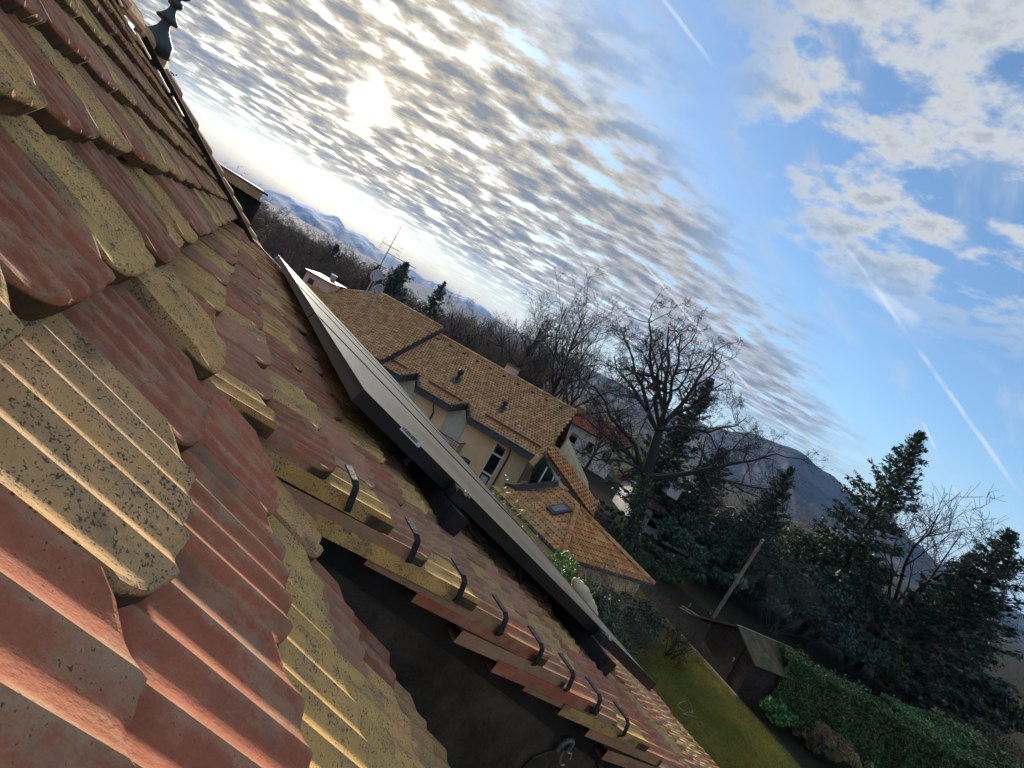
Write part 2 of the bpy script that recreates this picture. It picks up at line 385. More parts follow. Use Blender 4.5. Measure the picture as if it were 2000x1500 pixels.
ridge('wooded_mountain', [(5, 1.0), (14, 2.4), (19, 3.3), (21, 4.1), (23.9, 5.0), (27.6, 5.45), (30.7, 4.8), (33.2, 4.1), (35.4, 4.05), (36.3, 4.1), (37.0, 3.4), (38.4, 2.9), (41, 2.1), (46.5, 1.0), (60, .5)], 3600, 2, 75, 1500, .10, sal, 7.0, rows=34)
HAZE = True
if HAZE:
    hm = bpy.data.materials.new('haze_air'); hm.use_nodes = True; hm.node_tree.nodes.clear(); q = NG(hm.node_tree)
    o_ = q.node('ShaderNodeOutputMaterial'); vol = q.node('ShaderNodeVolumePrincipled')
    vol.inputs['Color'].default_value = (.27, .50, 1.0, 1); vol.inputs['Density'].default_value = 5.0e-5; vol.inputs['Anisotropy'].default_value = .0
    q.l.new(vol.outputs[0], o_.inputs['Volume'])
    mb = MB(); mb.box((0, 0, 395), (16000, 0, 0), (0, 16000, 0), (0, 0, 400)); hz = mb.build('haze', hm); tag(hz, kind='stuff')

# ------------------------------------------------------------------ the roof we stand on
AZR, ELR, SM = R(30.18), R(.25), R(39.54)
hV = Vector((-math.sin(AZR) * math.cos(ELR), math.cos(AZR) * math.cos(ELR), math.sin(ELR)))
dV = Vector((math.cos(AZR) * math.cos(SM), math.sin(AZR) * math.cos(SM), -math.sin(SM))); dV = (dV - hV * hV.dot(dV)).normalized()
nV_ = hV.cross(dV); nV_ = nV_ if nV_.z > 0 else -nV_
wV = Vector((math.cos(AZR), math.sin(AZR), 0)); uV = wV.cross(hV); uV = uV if uV.z > 0 else -uV
PM, EM, WT, U0, V0 = .101, .129, .18, .326, .018
TD = math.atan(.382); dD = (wV * math.cos(TD) - uV * math.sin(TD)).normalized(); nD = hV.cross(dD); nD = nD if nD.z > 0 else -nD
UE = .70
def mp(u, v, z=0.0): return CAM - nV_ * PM + hV * u + dV * v + nV_ * z             # main slope
def dp(u, w, z=0.0): return CAM + hV * u + wV * w - uV * (.166 + .382 * w) + nD * z     # dormer slope
def up_(u, w, z): return CAM + hV * u + wV * w + uV * z
def on_u(px, py, u):
    d = ray(px, py); return CAM + d * (u / d.dot(hV))

RED, DRED, PINK, OCH, TAN, BRN = (.305, .106, .060), (.25, .082, .052), (.35, .158, .100), (.52, .318, .110), (.47, .280, .112), (.30, .150, .085)
PAL = [RED, RED, DRED, PINK, PINK, OCH, OCH, OCH, TAN, TAN, TAN, BRN]
house = empty('tiled_roof_house', (0, 0, 0), 'house under the ribbed red and yellow tile roof in the foreground', 'house')

def tile_mesh(name, x0=-.5, x1=.5, n_fl=5, seed=0, L=.33, T=.0245):
    rng = random.Random(seed); Wd = WT - .0025
    cols = []; nf = max(2, round(n_fl * (x1 - x0)))
    for f in range(nf):
        for k in range(6 if f < nf - 1 else 7):
            fr = k / 6; x = (x0 + (x1 - x0) * (f + fr) / nf) * Wd
            z = -.0053 * (1 - abs(2 * fr - 1) ** 1.5)
            cols.append((x, z))
    nC = len(cols); vs_ = []; fs = []
    chip = [rng.uniform(-.0006, .0006) for _ in cols]
    for x, z in cols:
        e = -.032 * abs(2 * x / Wd) ** 5.0
        i = len(vs_) // 5
        ye = e + chip[i] + (z * .18)
        vs_ += [(x, -L, z), (x, ye - .006, z + rng.uniform(-.0003, .0003)), (x, ye - .0012, z - .0014), (x, ye, z - .0040), (x, ye - .001, -T)]
    for i in range(nC - 1):
        for j in range(4):
            a = i * 5 + j; fs.append((a, a + 5, a + 6, a + 1))
    # sides and underside
    b = len(vs_); vs_ += [(cols[0][0], -L, -T), (cols[-1][0], -L, -T)]
    fs.append((0, 1, 2, 3, 4, b)); r0 = (nC - 1) * 5; fs.append((b + 1, r0 + 4, r0 + 3, r0 + 2, r0 + 1, r0))
    fs.append(tuple([b] + [i * 5 + 4 for i in range(nC)] + [b + 1]))
    return [Vector(v) for v in vs_], [f[::-1] if False else f for f in fs]
TILT = R(10.0)
def tile_matrix(o, X, Y, N, tilt=TILT, skew=0.0, lift=0.0):
    y = Y * math.cos(tilt) + N * math.sin(tilt); z = N * math.cos(tilt) - Y * math.sin(tilt)
    # tail is low, tip is high: going up the slope (-Y) the tile sinks
    x = X
    if skew: x, y = x * math.cos(skew) + y * math.sin(skew), y * math.cos(skew) - x * math.sin(skew)
    m = Matrix((x, y, z)).transposed().to_4x4(); m.translation = o + N * lift; return m
TILES = {}
for kind, (x0, x1) in dict(full=(-.5, .5), near_half=(0, .5), far_half=(-.5, 0)).items():
    for sd in range(4):
        vv, ff = tile_mesh(kind, x0, x1, seed=sd + 11 * len(kind)); me = bpy.data.meshes.new('roof_tile')
        me.from_pydata([tuple(p) for p in vv], [], ff); me.materials.append(MT['tile'])
        bm = bmesh.new(); bm.from_mesh(me); bmesh.ops.recalc_face_normals(bm, faces=bm.faces); bm.to_mesh(me); bm.free(); me.update()
        TILES[kind, sd] = (me, vv, ff)
rngT = random.Random(5)
main_tiles, dorm_tiles = [], []          # (distance, matrix, kind, colour)
NEAR = {(0, 0): TAN, (0, 1): RED, (0, 2): OCH, (0, 3): DRED, (0, 4): OCH, (0, 5): OCH, (0, -1): OCH, (1, -1): RED, (1, 0): TAN, (1, 1): RED, (1, -2): RED, (2, -1): RED, (2, 0): RED, (2, 1): RED, (2, 2): RED,
        (3, -1): OCH, (3, 0): OCH, (3, 1): OCH, (3, 2): TAN, (4, 0): OCH, (4, 1): OCH, (4, 2): PINK, (5, 0): RED, (5, 1): OCH, (5, 2): RED, (6, 1): OCH, (6, 2): TAN, (7, 1): RED, (7, 2): OCH, (8, 1): OCH, (8, 2): OCH,
        (-1, 0): RED, (-1, 1): OCH, (-1, 2): RED, (-1, 3): TAN, (-1, 4): RED, (-2, 1): OCH, (-2, 2): TAN, (-2, 3): PINK, (-2, 4): RED, (-2, 0): RED}
HIP_A, HIP_B = (3.5, -.85), (6.6, .62)
def hip_u(v): return HIP_A[0] + (v - HIP_A[1]) * (HIP_B[0] - HIP_A[0]) / (HIP_B[1] - HIP_A[1])
def add_tile(lst, o, X, Y, N, kind, c, rng, sk=.010, lf=.0025):
    m = tile_matrix(o, X, Y, N, TILT + rng.uniform(-.02, .02), rng.gauss(0, sk), rng.gauss(0, lf))
    lst.append(((o - CAM).length, m, (kind, rng.randrange(4)), jit(rng, c, .14)))
for i in range(-6, 14):
    v = V0 + i * EM
    for k in range(-6, 40):
        ur = U0 + (k + .5 * (i % 2)) * WT; uc = ur - WT / 2; kind = 'full'
        if ur > hip_u(v) - .02: break
        if i >= 1 and ur > (.742 if i > 3 else .80):
            if uc > .70: break
            kind = 'far_half'     # cut back beside the dormer cheek
        c = NEAR.get((i, k)) or rngT.choice(PAL)
        add_tile(main_tiles, mp(uc, v + rngT.gauss(0, .0035)), hV, dV, nV_, kind, c, rngT)
ED = .1055
for j in range(0, 27):
    w = .033 + ED * j
    for k in range(0, 27):
        if j % 2 == 0: uc = UE + WT * (k + .5); kind = 'full'
        elif k == 0: uc = UE; kind = 'near_half'
        else: uc = UE + WT * k; kind = 'full'
        if uc > 5.45: break
        c = rngT.choice([RED, RED, PINK, OCH, OCH, TAN, BRN, PINK]) if k > 0 else [PINK, OCH, RED, OCH, PINK, OCH, BRN, RED, BRN, RED, BRN, OCH, RED, BRN, RED, PINK, OCH][j % 17]
        add_tile(dorm_tiles, dp(uc, w + rngT.gauss(0, .003)), hV, dD, nD, kind, c, rngT, .014, .003)
def lay(lst, parent_name):
    lst.sort(key=lambda e: e[0]); stuff = MB()
    part = bpy.data.objects.new(parent_name, None); col.objects.link(part); part.parent = house; part.empty_display_size = .1
    for q_, (d_, m, key, c) in enumerate(lst):
        me, vv, ff = TILES[key]
        if q_ < 300:
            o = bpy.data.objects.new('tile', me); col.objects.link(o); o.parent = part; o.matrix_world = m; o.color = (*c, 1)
        else:
            wv = [m @ p for p in vv]
            for f_ in ff: pass
            stuff.add(wv, ff, c)
            for q2, f_ in enumerate(ff):
                if all(vv[i_].y > -.05 and (i_ % 5) >= 3 for i_ in f_ if i_ < len(vv) - 2) and len(f_) == 4: stuff.c[len(stuff.c) - len(ff) + q2] = (.05, .042, .028)  # butt faces coloured dark, algae and painted shade together
    if stuff.v:
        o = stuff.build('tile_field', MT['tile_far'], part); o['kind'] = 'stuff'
    return part
main_slope = lay(main_tiles, 'main_slope'); dorm_slope = lay(dorm_tiles, 'dormer_slope')

# decks under the tiles, ridge, back slope and hip end
mb = MB()
mb.slab([mp(-3, -.86, -.075), mp(3.5, -.86, -.075), mp(8.6, 1.56, -.075), mp(12, 3.2, -.075), mp(-3, 3.2, -.075)], -nV_ * .05)
ap = mp(3.5, -.86, -.075)
bk = -wV * 3.2 - uV * 2.6
mb.slab([mp(-3, -.86, -.075), ap, ap + bk + hV * 3.0, mp(-3, -.86, -.075) + bk], (0, 0, -.06))
mb.slab([ap, mp(12, 3.2, -.075), mp(12, 3.2, -.075) + hV * .5 - wV * 5.6, ap + bk + hV * 3.0], (0, 0, -.06))
mb.slab([dp(UE + .035, .02, -.075), dp(5.45, .02, -.075), dp(5.45, 2.74, -.075), dp(UE + .035, 2.74, -.075)], -nD * .04)
mb.build('roof_deck', MT['deck'], house)
# walls of the house below (its front stands under the dormer eave)
mb = MB()
f0 = [up_(-3, 2.62, -1.4), up_(12, 2.62, -1.4), up_(12, -3.0, -2.4), up_(-3, -3.0, -2.4)]
mb.slab([Vector((p.x, p.y, 0)) for p in f0], (0, 0, 5.0))
mb.build('wall', MT['cream'], house)
# dormer cheek in dark sheet metal, front of the dormer
mb = MB(); UC = .742
def mainw(w): return -(.131 + .8255 * w) - .10
pl = [up_(UC, .10, mainw(.10)), up_(UC, 2.70, mainw(2.70)), up_(UC, 2.70, -.166 - .382 * 2.70 - .05), up_(UC, .10, -.166 - .382 * .10 - .05)]
mb.slab(pl, hV * .03)
ck = mb.build('dormer_cheek', MT['cheek'], house)
for w_ in (1.42, 1.95):
    mb = MB(); mb.beam(up_(UC - .002, w_, -.166 - .382 * w_ - .055), up_(UC - .002, w_, mainw(w_) + .05), .004, .004, up=wV); mb.build('seam', MT['cheek'], ck)
mb = MB(); mb.slab([up_(UC, 2.68, mainw(2.68)), up_(5.45, 2.68, mainw(2.68)), up_(5.45, 2.68, -1.26), up_(UC, 2.68, -1.26)], wV * .03)
mb.build('dormer_front', MT['wood'], house)
# hip and ridge caps: overlapping half-round tiles
def caps(a, b, zoff, rad, parent):
    d = (b - a); L = d.length; d.normalize(); n = int(L / .30); x = d.cross(nV_ + Vector((0, 0, .6))).normalized(); z = x.cross(d)
    if z.z < 0: z = -z
    for i in range(n):
        mb = MB(); vs_, fs = [], []; s0 = a + d * (i * .30); s1 = a + d * (i * .30 + .34)
        for st, (p, r_, zz) in enumerate(((s0, rad * .86, 0), (s1, rad, .016))):
            for k in range(9):
                an = math.pi * k / 8; vs_.append(p + x * math.cos(an) * r_ + z * (math.sin(an) * r_ * .55 + zz + zoff))
        n2 = len(vs_); vs_ += [v_ - z * .014 for v_ in vs_]
        for k in range(8): fs += [(k, k + 1, k + 10, k + 9), (n2 + k + 1, n2 + k, n2 + k + 9, n2 + k + 10), (k + 9, k + 10, n2 + k + 10, n2 + k + 9)]
        mb.add(vs_, fs); o = mb.build('cap_tile', MT['tile'], parent); o.color = (*jit(rngT, rngT.choice([RED, BRN, PINK, TAN]), .15), 1)
mb = MB(); mb.slab([mp(*HIP_A, -.10), mp(hip_u(1.6), 1.6, -.10), mp(hip_u(1.6), 1.6, .012), mp(*HIP_A, .012)], -hV * .05); mb.build('hip_mortar', MT['deck'], house)
mb = MB(); mb.slab([dp(5.44, .0, -.10), dp(5.44, 2.75, -.10), dp(5.44, 2.75, .005), dp(5.44, .0, .005)], hV * .03); mb.build('far_verge_board', MT['wood'], house)
hipc = bpy.data.objects.new('hip', None); col.objects.link(hipc); hipc.parent = house
caps(mp(*HIP_A), mp(hip_u(1.6), 1.6), -.008, .075, hipc)
ridc = bpy.data.objects.new('ridge', None); col.objects.link(ridc); ridc.parent = house
caps(mp(-.6, -.86), mp(3.45, -.86), -.010, .080, ridc)
# turned zinc finial on the end of the ridge
fb = at(297, 98, (mp(3.46, -.87) - CAM).y) + Vector((0, 0, .06))
fin = MB(); fk = .47; fh = .74
fin.lathe(fb + Vector((0, 0, -.06)), [(.150 * fk, .0 * fh), (.150 * fk, .05 * fh), (.145 * fk, .085 * fh), (.10 * fk, .12 * fh), (.060 * fk, .155 * fh), (.045 * fk, .19 * fh), (.045 * fk, .205 * fh), (.10 * fk, .212 * fh), (.105 * fk, .222 * fh), (.075 * fk, .24 * fh), (.045 * fk, .27 * fh), (.034 * fk, .295 * fh), (.034 * fk, .312 * fh), (.060 * fk, .318 * fh), (.072 * fk, .335 * fh), (.062 * fk, .352 * fh), (.034 * fk, .360 * fh), (.030 * fk, .375 * fh), (.062 * fk, .385 * fh), (.092 * fk, .405 * fh), (.104 * fk, .435 * fh), (.096 * fk, .465 * fh), (.062 * fk, .492 * fh), (.03 * fk, .505 * fh), (.018 * fk, .56 * fh), (.004, .66 * fh)], n=28)
fo = fin.build('finial', MT['zinc'], house, smooth=True)
mb = MB(); c0 = fb + hV * .16 + Vector((0, 0, -.09))
mb.box(c0, hV * .05, wV * .05, (0, 0, .045)); mb.build('cream_block', MT['creamwood'], house)
# black cable duct that follows the hip, pale clips
mb = MB(); duct = [(3.15, -.80), (3.9, -.45), (4.45, -.16), (4.7, .06), (4.85, .22)]
for (u0_, v0_), (u1_, v1_) in zip(duct, duct[1:]): mb.beam(mp(u0_, v0_, .012), mp(u1_, v1_, .012), .055, .03, up=nV_)
tag(mb.build('cable_duct', MT['deck']), 'black cable duct lying on the tiles along the far hip', 'cable duct')
for q_, (u_, v_, lb) in enumerate(((2.55, -.83, 'topmost'), (2.72, -.70, 'second from the top'), (2.95, -.62, 'third from the top'), (3.2, -.56, 'fourth from the top'), (4.9, .33, 'lowest and widest'))):
    mb = MB(); mb.beam(mp(u_, v_, .010), mp(u_ + .05, v_ + .075, .012), .018, .006, up=nV_)
    tag(mb.build('tile_clip', MT['white']), 'small white clip on the tiles below the ridge, %s of five' % lb, 'clip', 'white clips along the hip')
# wooden eave of another dormer showing past the hip
wd = empty('far_dormer_eave', at(440, 352, 7.5), 'brown wooden eave of a dormer poking out past the hip', 'dormer')
a_, b_ = at(405, 322, 7.6), at(508, 386, 7.6)
mb = MB(); mb.slab([a_, b_, b_ + hV * .9 + Vector((0, 0, .12)), a_ + hV * .9 + Vector((0, 0, .12))], (0, 0, .03)); mb.build('soffit_board', MT['wood'], wd)
mb = MB(); mb.beam(a_ + Vector((0, 0, .02)), b_ + Vector((0, 0, .02)), .03, .10); mb.build('fascia_board', pmat('orange_board', (.42, .22, .09), .7, .2, 5), wd)
mb = MB(); mb.beam(a_ + Vector((0, .1, .085)), b_ + Vector((0, .1, .085)), .10, .03); mb.build('roof_edge', MT['fascia'], wd)
mb = MB(); mb.slab([a_ + Vector((0, .25, -.04)), b_ + Vector((-.15, .25, -.04)), b_ + Vector((-.15, .25, -.42)), a_ + Vector((0, .25, -.42))], (0, .1, 0)); mb.build('wall', MT['deck'], wd)

# storm hooks strapped over the dormer's edge tiles
HK = [((652, 1012), 'uppermost'), ((775, 1115), 'second'), ((868, 1195), 'third'), ((958, 1252), 'fourth'), ((1026, 1318), 'fifth'), ((1092, 1362), 'sixth'), ((1150, 1400), 'seventh'), ((1208, 1442), 'eighth')]
for (hx, hy), lb in HK:
    p = on_u(hx, hy, UE - .012); w_ = (p - CAM).dot(wV); zt = -.166 - .382 * w_ + .006
    path = [(UE + .040, zt + .003), (UE - .003, zt + .001), (UE - .008, zt - .005), (UE - .009, zt - .033), (UE - .002, zt - .042), (UE + .030, zt - .050)]
    mb = MB(); hw = .0048; vs_, fs = [], []
    for i_, (u_, z_) in enumerate(path):
        du, dz_ = (path[min(i_ + 1, 5)][0] - path[max(i_ - 1, 0)][0]), (path[min(i_ + 1, 5)][1] - path[max(i_ - 1, 0)][1]); ln = math.hypot(du, dz_); nu, nz = -dz_ / ln, du / ln
        for s_ in (-1, 1):
            for t_ in (0, .0028): vs_.append(up_(u_ - nu * t_, w_ + s_ * hw + i_ * .004, z_ - nz * t_))
    for i_ in range(5):
        b_ = i_ * 4; fs += [(b_, b_ + 4, b_ + 6, b_ + 2), (b_ + 1, b_ + 3, b_ + 7, b_ + 5), (b_, b_ + 1, b_ + 5, b_ + 4), (b_ + 2, b_ + 6, b_ + 7, b_ + 3)]
    fs += [(0, 2, 3, 1), (20, 21, 23, 22)]
    mb.add(vs_, fs)
    tag(mb.build('storm_hook', MT['darksteel']), 'dark metal strap hook over the cut tile edge, %s from the top' % lb, 'hook', 'strap hooks along the dormer edge')
# rubber loop with a wire hook on the cheek
lp = on_u(1100, 1455, UC - .006); t_ = empty('wire_loop', lp, 'grey loop with a bent wire hook on the dark cheek', 'hook')
mb = MB(); mb.tube([lp + wV * (.016 * math.cos(a)) + uV * (.022 * math.sin(a)) - hV * (.006 + .004 * math.sin(a)) for a in [math.pi * k / 10 - .5 for k in range(14)]], .0055, 8); mb.build('loop', pmat('grey_rubber', (.14, .16, .17), .5), t_)
mb = MB(); mb.tube([lp + wV * x_ + uV * z_ - hV * .010 for x_, z_ in ((-.002, -.005), (.000, -.02), (.006, -.034), (.014, -.040), (.022, -.038))], .0018, 6)
mb.tube([lp + wV * x_ + uV * z_ - hV * .010 for x_, z_ in ((.014, -.010), (.024, -.009), (.028, -.018), (.029, -.024))], .0018, 6); mb.build('wire', MT['steel'], t_)
mb = MB(); mb.tube([on_u(x_, y_, UC - .004) for x_, y_ in ((1000, 1520), (1040, 1480), (1080, 1465), (1115, 1450), (1140, 1425), (1150, 1440), (1165, 1480), (1172, 1520))], .0022, 6)
tag(mb.build('black_cable', MT['black']), 'thin black cable crossing the dark cheek beside the wire hook', 'cable')

# ------------------------------------------------------------------ solar panels on the dormer
UP0, PWD, PLN = 1.12, 1.00, 1.515
pTop = on_u(693, 742, UP0); w0 = (pTop - CAM).dot(wV); h0 = (pTop - dp(UP0, w0)).dot(nD)
PNAMES = ['nearest', 'second', 'third', 'farthest']
for k in range(4):
    o0 = dp(UP0 + k * (PWD + .02), w0, h0)
    t_ = empty('photovoltaic_module', o0, 'black framed solar panel on the roof, %s of the row of four' % PNAMES[k], 'solar panel', 'row of solar panels')
    X, Y, N = hV, dD, nD; fr = .035
    mb = MB(); mb.box(o0 + X * (PWD / 2) + Y * (PLN / 2) - N * .006, X * (PWD / 2 - .008), Y * (PLN / 2 - .008), N * .003); mb.build('glass', MT['pv'], t_)
    for a, b_, nm in ((Vector((0, 0, 0)), Y * PLN, 'frame_side'), (X * (PWD), X * PWD + Y * PLN, 'frame_side')):
        mb = MB(); s_ = 1 if nm == 'frame_side' and a.length < .1 else -1
        mb.beam(o0 + a + X * .006 * s_ - N * (fr / 2), o0 + b_ + X * .006 * s_ - N * (fr / 2), .012, fr, up=N); mb.build('frame_side', MT['black'], t_)
    for yy in (0.006, PLN - .006):
        mb = MB(); mb.beam(o0 + Y * yy + X * .0125 - N * (fr / 2), o0 + Y * yy + X * (PWD - .0125) - N * (fr / 2), .012, fr - .001, up=N); mb.build('frame_end', MT['black'], t_)
    mb = MB(); mb.beam(o0 + Y * -.0005 + X * .01 + N * .0008, o0 + Y * -.0005 + X * (PWD - .01) + N * .0008, .003, .0015, up=N); mb.build('bright_edge', MT['steel'], t_)
    if k == 0:
        s0 = on_u(803, 853, UP0 - .0012); wv_ = s0
        mb = MB(); mb.box(s0, Y * .034, N * .006, X * .0003); st = mb.build('label_sticker', MT['white'], t_)
        mb = MB(); rg = random.Random(3); x_ = -.030
        while x_ < .022:
            wd_ = rg.uniform(.0008, .0024); mb.box(s0 + Y * (x_ + wd_ / 2) - X * .0007 + N * .0012, Y * wd_ / 2, N * .0034, X * .0002); x_ += wd_ + rg.uniform(.0008, .002)
        mb.build('barcode', MT['black'], st)
# mounting rails under the panels with clamps at the near end
for (rx, ry), lb in (((905, 985), 'upper'), ((1190, 1290), 'lower')):
    p = on_u(rx, ry, UP0 - .10); w_ = (p - CAM).dot(wV)
    base = dp(UP0 - .10, w_, h0 - .060); end = dp(5.25, w_, h0 - .060)
    t_ = empty('mounting_rail', base, '%s dark mounting rail sticking out under the panel edge' % lb, 'rail', 'rails under the solar panels')
    mb = MB(); mb.beam(base, end, .042, .044, up=nD); mb.build('profile', MT['darksteel'], t_)
    mb = MB(); mb.box(base - hV * .002, dD * .023, nD * .024, hV * .002); mb.build('end_cap', MT['black'], t_)
    cb = dp(UP0 - .025, w_, h0 - .018)
    mb = MB(); mb.box(cb, hV * .018, dD * .022, nD * .016); mb.build('clamp', MT['darksteel'], t_)
    mb = MB(); mb.beam(cb + nD * .018 - dD * .02 - hV * .012, cb + nD * .018 + dD * .02 - hV * .012, .006, .003, up=nD)
    mb.tube([cb + nD * .014 - hV * .018, cb + nD * .024 - hV * .018], .006, 8); mb.build('bolt', MT['steel'], t_)
    for uu in (1.35, 2.3, 3.4, 4.6):
        mb = MB(); b0 = dp(uu, w_ - .02, -.004); mb.beam(b0, b0 + nD * max(.02, h0 - .085), .03, .006, up=hV); mb.beam(b0, b0 + dD * .09 + nD * .004, .03, .006, up=nD); mb.build('roof_hook', MT['steel'], t_)
# loose cable hanging under the panels
mb = MB(); mb.tube([on_u(x_, y_, u_) for x_, y_, u_ in ((905, 1000, 1.15), (920, 1035, 1.18), (950, 1075, 1.2), (985, 1110, 1.25), (1010, 1135, 1.25), (1050, 1150, 1.22), (1075, 1155, 1.18))], .0035, 7)
tag(mb.build('solar_cable', MT['ltcable']), 'thin olive cable drooping under the nearest solar panel', 'cable')
mb = MB(); mb.tube([on_u(x_, y_, 1.2) for x_, y_ in ((1015, 1082), (1016, 1110), (1016, 1145))], .004, 7)
tag(mb.build('cable_drop', MT['black']), 'short black cable hanging straight down from the panel edge', 'cable')
# crumpled canvas showing above the lower edge of the panels
cb = on_u(1136, 1175, 3.0); ck_ = MB(); rg = random.Random(8); rings = []
c_top = on_u(1122, 1130, 3.0); c_bot = on_u(1150, 1200, 3.0); ax = c_bot - c_top
for i in range(15):
    k = i / 14; cpt = c_top + ax * k; rad = .075 * (math.sin(min(1, k * 1.9 + .12) * math.pi / 2)) * (1 + .10 * math.sin(k * 38))
    rings.append((cpt, rad))
vs_, fs = [], []; xx = hV; yy_ = ax.normalized().cross(xx)
for cpt, rad in rings:
    for k in range(20):
        an = 2 * math.pi * k / 20; vs_.append(cpt + (xx * math.cos(an) + yy_ * math.sin(an)) * rad * (1 + .07 * math.sin(an * 3 + rad * 90)))
for i in range(14):
    for k in range(20): fs.append((i * 20 + k, i * 20 + (k + 1) % 20, (i + 1) * 20 + (k + 1) % 20, (i + 1) * 20 + k))
fs += [tuple(range(19, -1, -1)), tuple(range(280, 300))]
ck_.add(vs_, fs); tag(ck_.build('canvas_bundle', MT['cloth'], smooth=True), 'crumpled beige canvas sticking up behind the lower end of the solar panels', 'canvas')

# ------------------------------------------------------------------ the neighbour's house
AZH = R(78); eH = Vector((-math.sin(AZH), math.cos(AZH), 0)); gH = Vector((math.cos(AZH), math.sin(AZH), 0)); zU = Vector((0, 0, 1))
OH = at(1053, 897, 29.0); SH = R(28.3); TH = math.tan(SH)
def hp(e, g, z=0.0): return OH + eH * e + gH * g + zU * z
def rp(e, g, off=0.0): return hp(e, g, g * TH) + (zU * math.cos(SH) - gH * math.sin(SH)) * off      # on the right roof
def point_in(poly, x, y):
    c = False; n = len(poly)
    for i in range(n):
        (x0, y0), (x1, y1) = poly[i], poly[i - 1]
        if (y0 > y) != (y1 > y) and x < (x1 - x0) * (y - y0) / (y1 - y0) + x0: c = not c
    return c
OCR = [(.46, .262, .118), (.50, .29, .135), (.43, .235, .105), (.52, .315, .15), (.37, .19, .085)]
OCB = [(.52, .25, .095), (.48, .22, .080), (.56, .29, .115), (.44, .19, .070)]
def roof_tiles(name, O, X, Yup, poly, parent, pal, tw=.185, tl=.27, seed=1, th=.06):
    """interlocking barrel tiles as geometry; poly in (x, y up the slope) metres"""
    rng = random.Random(seed); N = X.cross(Yup).normalized(); N = N if N.z > 0 else -N
    xs = [p[0] for p in poly]; ys = [p[1] for p in poly]; mb = MB(); ny = int((max(ys) - min(ys)) / tl) + 1; nx = int((max(xs) - min(xs)) / tw) + 2
    prof = [(0, .0), (.22, .8), (.45, 1.0), (.66, .62), (.82, .05), (1.0, .0)]
    for j in range(ny):
        y0 = min(ys) + j * tl
        for i in range(nx):
            x0 = min(xs) + (i - .5 * (j % 2)) * tw
            if not point_in(poly, x0 + tw / 2, y0 + tl * .45): continue
            c = jit(rng, rng.choice(pal), .16); dz = rng.gauss(0, .003); hi = th * .9
            vs_ = []
            for fx_, fz in prof: vs_.append(O + X * (x0 + fx_ * tw) + Yup * (y0 - .02) + N * (fz * hi + .045 + dz))
            for fx_, fz in prof: vs_.append(O + X * (x0 + fx_ * tw) + Yup * (y0 + tl + .01) + N * (fz * hi * .8 + .004 + dz))
            for fx_, fz in prof: vs_.append(O + X * (x0 + fx_ * tw) + Yup * (y0 - .02) + N * (fz * hi * .9 + .006 + dz))
            n = len(prof); fs = []
            for k in range(n - 1): fs += [(k, k + 1, n + k + 1, n + k), (2 * n + k, 2 * n + k + 1, k + 1, k)]
            mb.add(vs_, fs, c)
    o = mb.build(name, MT['far_tile'], parent); o['kind'] = 'stuff'; return o
def part(name, mat, parent, fn):
    mb = MB(); fn(mb); return mb.build(name, mat, parent)

nb = empty('neighbour_house', hp(5, 4, -OH.z), 'cream rendered house with ochre tiled roof and notched dark eaves', 'house')
# right-hand roof: eave with two notches cut back over the windows
notch = [(0, 0), (4.46, 0), (5.22, 1.0), (5.86, 0), (8.1, .02), (8.78, 1.02), (9.36, 0), (11.2, 0), (11.2, 5.7), (0, 5.7)]
cs_ = math.cos(SH)
poly = [(e_, g_ / cs_) for e_, g_ in notch]
Yr = (gH + zU * TH).normalized()
deck = MB(); deck.slab([rp(e_, g_) for e_, g_ in notch], -zU * .12); rf = deck.build('roof', MT['rust'], nb)
roof_tiles('roof_tile_field', OH, eH, Yr, poly, rf, OCR, seed=2)
# fascia that follows the notches
edge = notch[:8]
for (e0, g0), (e1, g1) in zip(edge, edge[1:]):
    a, b_ = rp(e0, g0, .02), rp(e1, g1, .02)
    mb = MB(); hgt = .36 if abs(g1 - g0) < .1 else .40
    mb.slab([a, b_, b_ - zU * hgt, a - zU * hgt], (-gH * .05) + eH * .002); mb.build('fascia', MT['fascia'], nb)
    mb = MB(); mb.tube([a + zU * .03 - gH * .06, b_ + zU * .03 - gH * .06], .055, 8); mb.build('gutter', MT['fascia'], nb)
# back slope, gable
deck = MB(); deck.slab([rp(0, 5.7), rp(11.2, 5.7), hp(11.2, 11.4, .0), hp(0, 11.4, .0)], -zU * .12); deck.build('back_roof', MT['rust'], nb)
def cap_row(a, b_, parent, rad=.13, step=.36, pal=OCR, seed=3):
    rng = random.Random(seed); d = b_ - a; n = max(1, int(d.length / step)); d.normalize(); x = d.cross(zU).normalized(); z = x.cross(d); z = z if z.z > 0 else -z
    for i in range(n):
        mb = MB(); vs_, fs = [], []
        for p, r_ in ((a + d * (i * step), rad), (a + d * (i * step + step * 1.12), rad * .82)):
            for k in range(7): an = math.pi * k / 6; vs_.append(p + x * math.cos(an) * r_ + z * math.sin(an) * r_)
        for k in range(6): fs.append((k, k + 1, k + 8, k + 7))
        fs.append(tuple(range(6, -1, -1)))
        mb.add(vs_, fs, jit(rng, rng.choice(pal), .15)); mb.build('ridge_tile', MT['far_tile'], parent)
cap_row(rp(0, 5.7, .03), rp(11.2, 5.7, .03), rf)
